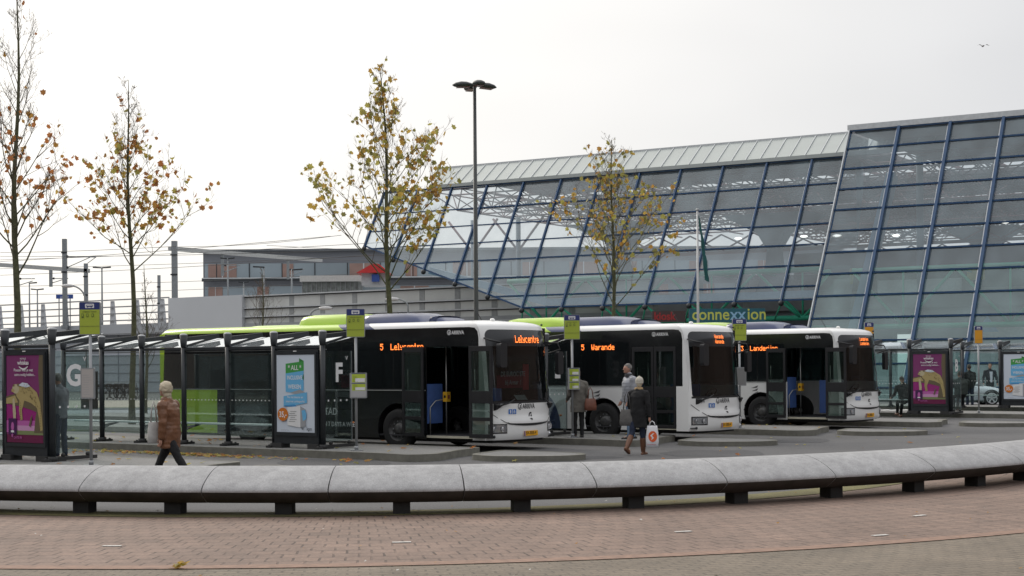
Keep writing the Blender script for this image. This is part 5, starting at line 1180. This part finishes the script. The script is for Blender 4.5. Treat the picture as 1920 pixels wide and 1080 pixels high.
# ================================================================== CAR
def car(loc, rz):
    r = empty('parked_car', loc, rz); P = mat('silver_car_paint', (.55, .57, .60), .25, .5, (2, .04), coat=.6); Gc = glass('car_glass', (.25, .3, .3), (.05, .06, .06), .2, .1)
    # x forward (towards +x), length 4.5
    prof = [(-2.2, .35, .62), (-2.22, .60, .80), (-2.1, .92, .84), (-1.5, 1.0, .87), (-.9, .96, .88), (0, .94, .89), (.8, .92, .88), (1.5, .84, .86), (2.0, .72, .80), (2.2, .55, .70), (2.2, .34, .60)]
    b = MB(); sec = []
    for x, top, hw in [(-2.2, .80, .66), (-2.0, .93, .80), (-1.3, .97, .86), (-.5, .95, .88), (.4, .93, .88), (1.0, .90, .87), (1.6, .82, .84), (2.0, .70, .76), (2.2, .55, .62)]:
        sec.append(b.add([(x, -hw*.93, .24), (x, -hw, .42), (x, -hw, top-.16), (x, -hw*.93, top-.03), (x, -hw*.6, top), (x, 0, top+.02), (x, hw*.6, top), (x, hw*.93, top-.03), (x, hw, top-.16), (x, hw, .42), (x, hw*.93, .24)]))
    for i in range(8):
        for j in range(10): b.face((sec[i]+j, sec[i+1]+j, sec[i+1]+j+1, sec[i]+j+1)[::-1], P, True)
    b.face([sec[0]+j for j in range(11)], P); b.face([sec[-1]+10-j for j in range(11)], P); b.obj('body', None, r)
    b = MB(); sec = []; cab = [(-1.75, .97, .70), (-1.1, 1.36, .60), (-.4, 1.44, .60), (.3, 1.38, .60), (1.05, .93, .74)]
    for x, z, hw in cab: sec.append(b.add([(x, -hw, z), (x, -hw*.8, z+.03), (x, hw*.8, z+.03), (x, hw, z)]))
    for i in range(1, 3):
        for j in range(3): b.face((sec[i]+j, sec[i+1]+j, sec[i+1]+j+1, sec[i]+j+1)[::-1], P, True)
    for s in (-1, 1):
        for (x0, z0, h0, xb, hb) in ((-1.75, .97, .70, -1.75, .80), (-1.1, 1.36, .60, -1.05, .85), (.3, 1.38, .60, .45, .86), (1.05, .93, .74, 1.1, .8)): pass
        b.bar((-1.72, s*.76, .96), (-1.1, s*.60, 1.37), .06, .06, P); b.bar((.3, s*.60, 1.39), (1.08, s*.78, .92), .06, .06, P); b.bar((-.45, s*.61, 1.4), (-.4, s*.84, .95), .07, .05, P)
    b.obj('roof', None, r)
    b = MB()
    for s in (-1, 1): b.quad((-1.70, s*.78, .96), (1.06, s*.80, .92), (.3, s*.60, 1.38), (-1.1, s*.60, 1.36), Gc)
    b.quad((1.06, -.78, .93), (1.06, .78, .93), (.3, .60, 1.38), (.3, -.60, 1.38), Gc); b.quad((-1.72, -.76, .97), (-1.72, .76, .97), (-1.1, .6, 1.36), (-1.1, -.6, 1.36), Gc); b.obj('window', None, r)
    for x in (-1.38, 1.40):
        for s in (-1, 1):
            w = MB(); y = s*.80; pr = [(.2, -.1), (.29, -.11), (.325, -.08), (.325, .08), (.29, .11), (.235, .10)]; R_ = [w.add([(x+q_*math.cos(t*math.pi/12), y+s*dy, .325+q_*math.sin(t*math.pi/12)) for t in range(24)]) for q_, dy in pr]
            for i in range(5):
                for t in range(24): w.face((R_[i]+t, R_[i]+(t+1) % 24, R_[i+1]+(t+1) % 24, R_[i+1]+t), M_rub, True)
            w.ball((x, y, .325), (.37, .07, .37), 12, M_black) if False else None
            wo = w.obj('wheel', None, r); w = MB(); alloy = mat('bright_alloy', (.7, .71, .72), .3, .5)
            for k in range(5):
                a = k*2*math.pi/5+.3
                for o_ in (-.09, .09): w.bar((x, y+s*.1, .325), (x+.23*math.cos(a+o_), y+s*.11, .325+.23*math.sin(a+o_)), .03, .035, alloy, up=(0, 1, 0))
            w.tube([(x+.225*math.cos(t*math.pi/12), y+s*.105, .325+.225*math.sin(t*math.pi/12)) for t in range(25)], .018, 6, alloy); w.obj('rim', None, wo)
            w = MB(); w.tube([(x+.355*math.cos(t*math.pi/12), s*.872, .34+.355*math.sin(t*math.pi/12)) for t in range(13)], .022, 6, M_black); w.obj('wheel_arch', None, wo)
    for s in (-1, 1): b = MB(); b.ball((2.02, s*.62, .60), (.15, .16, .07), 10, M_lamp if False else M_ref); b.obj('headlight', None, r); b = MB(); b.ball((.75, s*.98, .98), (.08, .1, .07), 8, P); b.obj('mirror', None, r)
    b = MB(); b.box(.0, -.893, .72, .16, -.885, .75, M_dark); b.obj('handle', None, r)
    return r
cp = PX(1822, 700, 70); c = car((cp.x-.75, 70, 0), math.radians(-3)); tag(c, 'silver car parked behind the two right shelters', 'car')
# second car glimpsed behind, and one behind the left shelter
# ================================================================== BICYCLES
def bike(loc, rz, col):
    r = empty('bicycle', loc, rz); m = mat('bike_'+str(int(col[0]*100)), col, .4)
    for x in (-.52, .52): b = MB(); b.tube([(x+.33*math.cos(t*math.pi/9), 0, .34+.33*math.sin(t*math.pi/9)) for t in range(19)], .022, 5, M_rub); [b.tube([(x, 0, .34), (x+.32*math.cos(t*math.pi/4), 0, .34+.32*math.sin(t*math.pi/4))], .004, 3, M_grey) for t in range(8)]; b.obj('wheel', None, r)
    b = MB(); [b.tube([p, q], .02, 5, m) for p, q in (((-.52, 0, .34), (-.15, 0, .30)), ((-.15, 0, .30), (-.28, 0, .85)), ((-.28, 0, .85), (-.52, 0, .34)), ((-.15, 0, .30), (.38, 0, .80)), ((-.26, 0, .62), (.38, 0, .82)), ((.52, 0, .34), (.36, 0, .95)))]; b.obj('frame', None, r)
    b = MB(); b.ball((-.29, 0, .92), (.14, .07, .04), 8, M_black); b.obj('saddle', None, r); b = MB(); b.tube([(.2, -.26, 1.02), (.36, 0, 1.03), (.2, .26, 1.02)], .014, 5, M_grey); b.obj('handlebar', None, r)
    b = MB(); b.box(-.72, -.16, .72, -.45, .16, .92, M_black); b.obj('pannier', None, r)
    return r
bp_ = bike((0, 0, 0), 0, (.03, .03, .04)); bb = GR(200, 748, .03)
for i in range(8):
    o = bp_ if i == 0 else copy_tree(bp_); o.location = (bb.x+.22*i, bb.y+.35*(i % 2), .03); o.rotation_euler = (0, 0, math.radians(55 + random.uniform(-12, 12))); tag(o, 'dark bicycle in the tangled row parked before the viaduct wall', 'bicycle', 'bicycles parked before the viaduct wall')
# ================================================================== BIRD, LITTER
b = MB(); p = PX(1843, 86, 95)
for s in (-1, 1):
    q = b.add([(p.x, 95, p.z), (p.x+.05, 95.2, p.z+.02), (p.x+s*.2, 95.1, p.z+.09), (p.x+s*.42, 95, p.z+.0), (p.x+s*.22, 94.9, p.z+.08)]); b.face((q, q+1, q+2), M_dark); b.face((q, q+2, q+4), M_dark); b.face((q+4, q+2, q+3), M_dark)
b.ball((p.x, 95, p.z-.01), (.07, .2, .05), 8, M_grey); tag(b.obj('bird'), 'small bird gliding in the sky above the right roof', 'bird')
q = GR(1660, 771, .155); b = MB(); rr = random.Random(8)
for k in range(4):
    x, y = q.x - .5 + k*.33, q.y+rr.uniform(-.15, .15); i = b.add([(x, y, .17), (x+.42, y+.05, .19), (x+.40, y+.38, .21), (x-.03, y+.33, .17)]); b.face((i, i+1, i+2, i+3), mat('newsprint', (.5, .5, .48), .9, 0, (12, .35)))
tag(b.obj('newspaper'), 'crumpled newspaper sheets on the ground below the seated person', 'newspaper')
# town side of the square, unseen behind the photographer; side terraces added to darken the glass reflections
M_tb = mat('town_brick', (.16, .11, .09), .85, 0, (.3, .2)); M_tg = mat('town_glass', (.05, .06, .07), .2)
for i, (x, w, h, y) in enumerate(((-75, 40, 13, -28), (-30, 30, 10, -34), (6, 38, 15, -38), (50, 46, 12, -30), (-60, 75, 13, 72), (-60, 75, 12, -65))):
    r = empty('unseen_building', (0, 0, 0)); rot_ = i >= 4
    if rot_: r.location = ((-62, 40, 0) if i == 4 else (66, 45, 0)); r.rotation_euler = (0, 0, math.pi/2 if i == 4 else -math.pi/2); x, w, y = -45 if i == 4 else -50, 95, 0
    b = MB(); b.box(x, y-14, 0, x+w, y, h, M_tb); b.prism([(y-15, h), (y+.6, h), (y-7, h+4)], lambda u, v, t: (t, u, v), x-.5, x+w+.5, mat('town_roof', (.06, .055, .055), .8)); b.obj('wall', None, r)
    for k in range(int(w/3.5)):
        for z in range(1, int(h/3)+1): 
            if k % 1 == 0: b = MB(); b.box(x+1+k*3.5, y+.01, z*3-1.9, x+3+k*3.5, y+.06, z*3-.4, M_tg); b.obj('window', None, r)
    tag(r, ('low brick town house mirrored in the shelter glass', 'low gabled building mirrored in the front bus', 'broad town building mirrored in the windscreens', 'brick town building mirrored in the third bus', 'unseen block added left of the square to darken reflections in the bus sides', 'unseen block added right of the square to darken reflections in the windscreens')[i], 'building')
# ================================================================== PEOPLE
SKIN = mat('skin', (.45, .24, .17), .55, 0, (30, .08))
def rough_hair(m):
    pass
def remesh(o, vox=.013, sm=2):
    m = o.modifiers.new('r', 'REMESH'); m.mode = 'VOXEL'; m.voxel_size = vox; m.use_smooth_shade = True
    s = o.modifiers.new('s', 'SMOOTH'); s.factor = .5; s.iterations = sm
    if o.name.split('.')[0] in ('coat', 'jacket', 'trousers', 'hair', 'collar'):
        if 'folds' not in bpy.data.textures: t = bpy.data.textures.new('folds', 'CLOUDS'); t.noise_scale = .09; t.noise_depth = 2
        d = o.modifiers.new('d', 'DISPLACE'); d.texture = bpy.data.textures['folds']; d.strength = .022; d.mid_level = .5; d.texture_coords = 'GLOBAL'
    return o
def limb(b, pts, rs, n=10):
    pts = [Vector(p) for p in pts]; b.tube(pts, rs, n)
    for p, r in zip(pts, rs): rr = r if not hasattr(r, '__len__') else min(r); b.ball(p, rr*.995, 8)
def torso(b, secs, n=16, cap=True):
    """secs: (center, half width, half depth)"""
    R = [b.add([(c[0]+w*math.cos(2*math.pi*j/n), c[1]+d*math.sin(2*math.pi*j/n), c[2]) for j in range(n)]) for c, w, d in secs]
    for i in range(len(R)-1):
        for j in range(n): b.face((R[i]+j, R[i]+(j+1) % n, R[i+1]+(j+1) % n, R[i+1]+j), None, True)
    b.face([R[0]+n-1-j for j in range(n)]); b.face([R[-1]+j for j in range(n)])
def bend(p, L, a, side=0):  # angle a: forward from straight down
    return Vector((p[0] + L*math.sin(side), p[1] + L*math.sin(a)*math.cos(side), p[2] - L*math.cos(a)*math.cos(side)))
def person(label, loc, rz, H, legs, arms, top, trousers, shoes, hair, hat=None, coat=0.0, quilt=False, lean=0.0, headturn=0.0, seated=0.0, scarf=None, wide=1.0, boots=0.0, fem=False, hairlong=False, headtilt=0.0, group=None, hs=1.0):
    k = H/1.75; r = empty('person', loc, rz); r.scale = (k, k, k)
    hz = seated or .90; hip = Vector((0, 0, hz)); sh = hip + Vector((0, .52*math.sin(lean), .52*math.cos(lean))); neck = sh + Vector((0, .03+.05*math.sin(lean), .07)); hd = neck + Vector((0, .03+.10*math.sin(lean+headtilt), .155))
    A = lambda t, f=0: hip.lerp(sh, t) + Vector((0, f, 0))
    sw = (.185 if fem else .20)*wide; J = {}
    for i, s in enumerate((-1, 1)):
        th, kn = legs[i][:2]; h = hip + Vector((s*.09, 0, -.02)); kne = bend(h, .43, th, s*(legs[i][2] if len(legs[i]) > 2 else .0)); an = bend(kne, .41, th-kn); J['L', s] = (h, kne, an, th-kn)
        ua, el, sd_ = arms[i]; so = sh + Vector((s*sw, 0, -.035)); eb = bend(so, .29, ua, s*sd_); wr = bend(eb, .25, ua+el, s*sd_*.2); J['A', s] = (so, eb, wr, ua+el)
    low_ = min(J['L', s][2].z for s in (-1, 1)) - .072
    if not seated:
        dz = Vector((0, 0, -low_)); hip = hip+dz; sh = sh+dz; neck = neck+dz; hd = hd+dz
        J = {q_: tuple(w_+dz if isinstance(w_, Vector) else w_ for w_ in v_) for q_, v_ in J.items()}
    # one continuous body
    b = MB(); torso(b, [(A(-.1), .13, .10), (A(.05), .16, .115), (A(.4), .135, .10), (A(.8), .16, .11), (A(.97), .13, .085), (A(1.04), .07, .06)])
    limb(b, [sh, neck, hd], [.062, .052, .05])
    for s in (-1, 1):
        h, kn_, an, fa = J['L', s]; limb(b, [h, h.lerp(kn_, .5), kn_, kn_.lerp(an, .4), an], [.085, .072, .052, .052, .036])
        ft = (an + Vector((0, .13*math.cos(fa*.6), -.045 + .13*math.sin(-fa*.6)*-.6))); limb(b, [an + Vector((0, -.03, -.04)), ft], [.036, .028])
        so, eb, wr, af = J['A', s]; limb(b, [so, eb, wr], [.052, .04, .027])
        hand = bend(wr, .075, af); limb(b, [wr, hand], [.024, .030])
        for f in range(4):
            o = (f-1.5)*.016; L_ = (.065, .075, .072, .055)[f]; q0 = hand + Vector((0, o*math.cos(af), o*math.sin(af))); q1 = bend(q0, L_*.6, af+.25); q2 = bend(q1, L_*.5, af+.7); limb(b, [q0, q1, q2], [.0095, .009, .008], 6)
        q0 = wr.lerp(hand, .3) + Vector((0, .028*math.cos(af), .028*math.sin(af))); q1 = q0 + Vector((-s*.01, .03, -.02)); limb(b, [q0, q1, bend(q1, .035, af+.1)], [.011, .010, .009], 6)
    M = Matrix.Rotation(headturn, 4, 'Z') @ Matrix.Rotation(-headtilt-lean*.5, 4, 'X')
    def hp(x, y, z): return hd + (M @ Vector((x, y, z)))
    b.ball(hd, (.075, .092, .112), 14, None, M); b.ball(hp(0, .03, -.06), (.052, .06, .05), 10, None, M); limb(b, [hp(0, .085, .015), hp(0, .108, -.02)], [.011, .014], 6); b.ball(hp(0, .082, -.055), (.024, .014, .008), 6); b.ball(hp(0, .078, -.085), (.022, .02, .018), 6)
    for s in (-1, 1): b.ball(hp(s*.075, -.005, -.01), (.012, .022, .032), 6, None, M); b.ball(hp(s*.03, .082, .03), (.02, .012, .007), 6, None, M)
    remesh(b.obj('body', SKIN, r), .0095, 1)
    e = MB()
    for s in (-1, 1): e.ball(hp(s*.030, .084, .012), (.011, .007, .006), 6, M_black, M)
    e.obj('eyes', None, r)
    # trousers
    if trousers:
        b = MB(); torso(b, [(A(-.16), .13, .12), (A(0), .172, .13), (A(.16), .155, .12)])
        for s in (-1, 1):
            h, kn_, an, fa = J['L', s]; e_ = kn_.lerp(an, .45 if boots else 1.0); limb(b, [h, h.lerp(kn_, .5), kn_, kn_.lerp(e_, .5), e_], [.098, .086, .066, .064, .055])
        remesh(b.obj('trousers', trousers, r), .013)
    for s in (-1, 1):
        h, kn_, an, fa = J['L', s]; b = MB(); g = fa*.7; ax = Vector((0, math.cos(g), math.sin(g))); up = Vector((0, -math.sin(g), math.cos(g)))
        heel = an + ax*-.055 - up*.055; toe = an + ax*.165 - up*.062
        limb(b, [heel, an + ax*.05 - up*.052, toe], [.040, .042, .034]); b.bar(heel - up*.03, toe - up*.026, .075, .02)
        if boots: limb(b, [an, an.lerp(kn_, .35), an.lerp(kn_, .72)], [.052, .066, .070])
        else: limb(b, [an, an + up*.05], [.044, .046])
        remesh(b.obj('boot' if boots else 'shoe', shoes, r), .011, 1)
    # coat / jacket
    b = MB(); hemz = .10 - coat; secs = []
    N_ = 22
    for i in range(N_+1):
        t = i/N_; f = -hemz*0; z0 = -coat/.52 if coat else -.06; tt = z0 + (1.0-z0)*t
        c = A(tt) if tt > 0 or not seated else hip + Vector((0, .02, tt*.25))
        if tt < 0 and not seated: c = hip + Vector((0, 0, tt*.52))
        base = .172 if tt < .35 else (.165 + .03*min(1, (tt-.35)/.4)); 
        if fem: base = .185 - .035*math.exp(-((tt-.45)/.22)**2) + .018*max(0, -tt)
        if tt > .8: base -= .075*((tt-.8)/.2)**2
        d = .135 + .012*math.sin(tt*3); 
        if tt > .8: d -= .03*((tt-.8)/.2)
        q = (1 + (.05*abs(math.sin(tt*.52/.075*math.pi)) if quilt else .012*math.sin(tt*17)))
        secs.append(((c.x, c.y, c.z), base*wide*q, d*wide*q))
    torso(b, secs, 20)
    for s in (-1, 1):
        so, eb, wr, af = J['A', s]; m_ = [so.lerp(eb, t) for t in (0, .25, .5, .75)] + [eb.lerp(wr, t) for t in (0, .25, .5, .75, .93)]; rs = [.075, .073, .068, .064, .062, .058, .055, .050, .046]
        if quilt: rs = [q*1.12*(1.07 if i % 2 == 0 else .96) for i, q in enumerate(rs)]
        limb(b, m_, rs)
        limb(b, [sh + Vector((s*.06, 0, -.0)), so], [.075, .072])
    limb(b, [sh + Vector((0, .0, .02)), neck + Vector((0, -.01, .0))], [.09, .085 if quilt else .072])
    jk = remesh(b.obj('coat' if coat > .1 else 'jacket', top, r), .0125 if quilt else .014, 1)
    # hair or hat
    b = MB(); b.ball(hp(0, -.012-.02*(hs > 1), .022), (.084*hs, .096*hs, .105*(.5+.5*hs)), 18, None, M)
    hb = b; pts_cut = []
    if hat is None:
        if hairlong: limb(b, [hp(0, -.05, -.02), hp(0, -.06, -.12)], [.085, .07])
        o = b.obj('hair', hair, r)
        # open the face: drop the faces in front of it
        me = o.data; import bmesh as _bm; bm = _bm.new(); bm.from_mesh(me); inv = M.inverted()
        kill = [v for v in bm.verts if (lambda q: q.y > .035 and q.z < .055)(inv @ (v.co-hd)) or (not hairlong and (inv @ (v.co-hd)).z < -.075) or ((inv @ (v.co-hd)).z < -.03 and (inv @ (v.co-hd)).y > -.01)]
        _bm.ops.delete(bm, geom=kill, context='VERTS'); bm.to_mesh(me); bm.free(); so_ = o.modifiers.new('t', 'SOLIDIFY'); so_.thickness = .008; sb_ = o.modifiers.new('s', 'SUBSURF'); sb_.levels = sb_.render_levels = 2; d_ = o.modifiers.new('d', 'DISPLACE'); d_.texture = bpy.data.textures['folds']; d_.strength = .05; d_.texture_coords = 'GLOBAL'
    else:
        b = MB(); b.ball(hp(0, -.01, .035), (.095, .108, .100), 14, None, M); 
        limb(b, [hp(.075*math.sin(t*math.pi/6), -.01+.088*math.cos(t*math.pi/6), .0 - .02*(math.cos(t*math.pi/6) < 0)) for t in range(13)], [.022]*13, 6); b.ball(hp(0, -.03, .13), .022, 8); remesh(b.obj('hat', hat, r), .010, 1)
        b = MB(); limb(b, [hp(0, -.045, -.03), hp(0, -.05, -.08)], [.062, .058]); b.obj('hair', hair, r)
    if scarf:
        b = MB(); torso(b, [((neck.x, neck.y-.005, neck.z-.05), .115, .105), ((neck.x, neck.y, neck.z), .105, .10), ((neck.x, neck.y, neck.z+.04), .085, .085)]); remesh(b.obj('collar', scarf, r), .012, 1)
    tag(r, label, 'person', group); r['_h'] = 1
    W_ = Matrix.Translation(Vector(loc)) @ Matrix.Rotation(rz, 4, 'Z') @ Matrix.Scale(k, 4)
    del r['_h']; return r, W_, J
PI = math.pi
C_br = mat('brown_puffer', (.16, .066, .028), .45, 0, (7, .25)); C_bk = mat('black_wool', (.012, .012, .013), .9, 0, (20, .3)); C_gp = mat('grey_puffer', (.33, .345, .38), .5, 0, (7, .2)); C_jean = mat('light_jeans', (.13, .20, .30), .9, 0, (12, .3)); C_navy = mat('navy_trousers', (.015, .022, .045), .9)
C_boot = mat('brown_leather', (.14, .06, .03), .5, 0, (12, .25)); C_knit = mat('cream_knit', (.52, .49, .42), .95, 0, (60, .25), .4, 120); H_bl = mat('blonde_hair', (.50, .43, .31), .6, 0, (70, .35), .5, 160); H_gr = mat('grey_hair', (.18, .17, .16), .7, 0, (60, .3)); H_dk = mat('dark_brown_hair', (.05, .03, .02), .6, 0, (60, .3))
C_tp = mat('taupe_coat', (.16, .15, .13), .85, 0, (9, .2)); C_dg = mat('dark_green_coat', (.03, .04, .035), .85, 0, (9, .2)); C_suit = mat('dark_suit', (.02, .023, .03), .8); C_gj = mat('grey_jacket', (.16, .16, .18), .8); C_sh = mat('black_shoe', (.015, .014, .014), .5)
# angle 0 = person faces +Y (away); image right is +X
q = PX(318, 700, 26.1); person('woman in a brown quilted coat with pale blonde hair walking behind the bench', (q.x, 26.1, 0), 1.3, 1.78, [(-.50, .10), (.50, .06)], [(-.12, .25, .16), (.12, .25, .14)], C_br, C_bk, C_sh, H_bl, coat=.22, quilt=True, fem=True, wide=1.16, scarf=C_br, headturn=-.3, hairlong=True, lean=.05, hs=1.28)
wq = PX(287, 830, 25.9); 
def bag(name, loc, rz, w, h, d, m, label, cat, strap=.2, logo=False):
    r = empty(name, loc, rz); b = MB(); R_ = []
    for z, a, c in ((-h, .92, .75), (-h*.97, 1.0, 1.0), (-h*.7, 1.03, 1.05), (-h*.35, .97, .9), (-h*.08, .85, .5), (0, .80, .3)): R_.append(b.add([(w/2*a*(math.copysign(abs(math.cos(t))**.6, math.cos(t)))*(1+.03*math.sin(z*30+i*2)), d/2*c*(math.copysign(abs(math.sin(t))**.6, math.sin(t)))*(1+.12*math.sin(i*1.7+z*20)), z) for i, t in enumerate([k*PI/9 for k in range(18)])]))
    for i in range(5):
        for j in range(18): b.face((R_[i]+j, R_[i]+(j+1) % 18, R_[i+1]+(j+1) % 18, R_[i+1]+j), m, True)
    b.face([R_[0]+17-j for j in range(18)], m); b.face([R_[5]+j for j in range(18)], m); b.obj('bag_body', None, r)
    for s in (-1, 1): b = MB(); b.tube([(-w*.25, s*d*.12, -.01), (-w*.15, s*d*.1, strap*.7), (0, 0, strap), (w*.15, s*d*.1, strap*.7), (w*.25, s*d*.12, -.01)], .010, 6, m); b.obj('handle', None, r)
    if logo:
        fl = Flat(lambda u, v, t: (u, -d/2*1.06-t, v), .004); fl.disc(.015, -h*.5, .095, plain((.75, .12, .03)), .12); fl.poly([(-.02, -h*.5-.08), (.04, -h*.5-.03), (.0, -h*.5+.02), (.05, -h*.5+.07), (.02, -h*.5+.07), (-.04, -h*.5+.02), (.0, -h*.5-.03)], WHT)
        fl.rect(-.11, -h*.88, .09, -h*.865, plain((.5, .1, .15))); fl.obj('bag_print', r)
    return tag(r, label, cat)
bag('shoulder_bag', (wq.x, 25.95, 1.08), .5, .20, .36, .12, mat('pale_grey_bag', (.45, .44, .42), .7, 0, (9, .2)), 'pale bag carried low at the left side of the woman in brown', 'bag', .35)
q = PX(1181, 700, 37.9); person('man with short grey hair, grey quilted jacket and jeans facing left', (q.x, 37.9, .15), PI/2+.25, 1.80, [(.10, .05, .03), (-.10, .05, .03)], [(-.05, .55, .08), (-.02, .5, .08)], C_gp, C_jean, C_sh, H_gr, coat=.05, quilt=True, wide=1.24, scarf=mat('dark_collar', (.05, .05, .055), .9), headturn=.1)
# hand bag of the man
q2 = PX(1163, 790, 37.6)
q = PX(1196, 760, 33.9); rp, Wp, Jp = person('woman in black coat and cream knitted hat carrying a white bag', (q.x, 33.9, 0), -.55, 1.66, [(-.30, .40), (.12, .05)], [(.1, .3, .12), (-.02, .12, .20)], C_bk, C_navy, C_boot, H_bl, hat=C_knit, coat=.30, fem=True, wide=1.10, boots=1, scarf=mat('blonde_collar', (.35, .24, .12), .9), headturn=.35, lean=.04)
hw = Wp @ (Jp['A', 1][2] + Vector((0, .0, -.08)))
bag('plastic_bag', (hw.x+.06, hw.y-.02, hw.z-.12), -.15, .27, .47, .13, mat('white_plastic_bag', (.72, .72, .74), .35, 0, (8, .08)), 'white plastic carrier bag with an orange red logo held by the woman in black', 'carrier bag', .10, True)
hl = Wp @ (Jp['A', -1][1] + Vector((-.02, -.02, -.08)))
bag('shoulder_bag', (hl.x-.04, hl.y-.12, hl.z), -.3, .33, .36, .12, mat('grey_felt_bag', (.12, .115, .11), .9, 0, (14, .25)), 'grey shoulder bag hanging left of the woman in black', 'bag', .40)
q = PX(1084, 760, 38.9); rp, Wp, Jp = person('person in a taupe coat hidden behind the lime timetable', (q.x, 38.9, .15), .2, 1.66, [(.03, .03), (-.03, .03)], [(.1, .9, .1), (.05, .3, .16)], C_tp, C_bk, C_sh, H_dk, coat=.26, fem=True, wide=1.1)
bag('handbag', (q.x+.30, 38.72, .15+.98), .1, .30, .30, .14, mat('rust_leather', (.17, .06, .035), .5, 0, (9, .25)), 'rust brown handbag beside the person behind the timetable', 'handbag', .28)
q = PX(108, 760, 31.6); person('person in a grey jacket standing behind the purple poster case', (q.x+.05, 31.6, .15), 1.2, 1.68, [(.03, .03), (-.05, .03)], [(.1, .3, .05), (.05, .6, .05)], C_gj, C_navy, C_sh, H_gr, coat=.08)
# seated person on the shelter B bench
def shelter_pt(i, x, y): p = Vector((*SH[i], .15)) + D*x + NN*y; return p
p = shelter_pt(4, -1.83, .42); person('seated person in black jacket with fur collar, seen from behind', (p.x, p.y, .15), .25, 1.70, [(1.45, 1.45), (1.25, 1.0)], [(.35, .7, .12), (.35, .7, .12)], C_bk, C_bk, C_boot, H_dk, coat=.02, seated=.50, lean=.22, wide=1.42, scarf=mat('fur_collar', (.16, .12, .05), .95, 0, (50, .4)), headtilt=.5)
q = PX(1802, 700, 61); person('person in a dark green coat sitting right of the letter B panel', (q.x, 61, .15), .2, 1.86, [(1.40, 1.40), (1.3, 1.2)], [(.3, .7, .14), (.3, .7, .14)], C_dg, C_bk, C_sh, H_dk, coat=.02, seated=.50, lean=.08, wide=1.45)
q = PX(1818, 700, 65); person('person in dark clothes standing behind the first post of the rightmost shelter', (q.x, 65, 0), .1, 1.80, [(.05, .03), (-.05, .03)], [(.1, .4, .08), (.1, .4, .08)], C_bk, C_navy, C_sh, H_dk, coat=.1)
q = PX(1861, 700, 71.5); person('man in a dark suit and open white shirt behind the silver car', (q.x, 71.9, 0), PI-.15, 1.84, [(0, 0), (0, 0)], [(.1, .35, .28), (.1, .35, .28)], C_suit, C_suit, C_sh, H_dk, coat=.06, wide=1.0)
b = MB(); b.prism([(q.x-.075, 1.50), (q.x+.075, 1.50), (q.x+.05, 1.0), (q.x-.03, 1.0)], lambda u, v, w: (u, 71.72-w, v), 0, .015, mat('white_shirt', (.6, .62, .68), .7)); sh_ = b.obj('shirt')
sh_.parent = [o for o in COL.objects if o.name.startswith('person') and o.parent is None][-1]; sh_.matrix_parent_inverse = (Matrix.Translation((q.x, 71.9, 0)) @ Matrix.Rotation(PI-.15, 4, 'Z') @ Matrix.Scale(1.84/1.75, 4)).inverted()
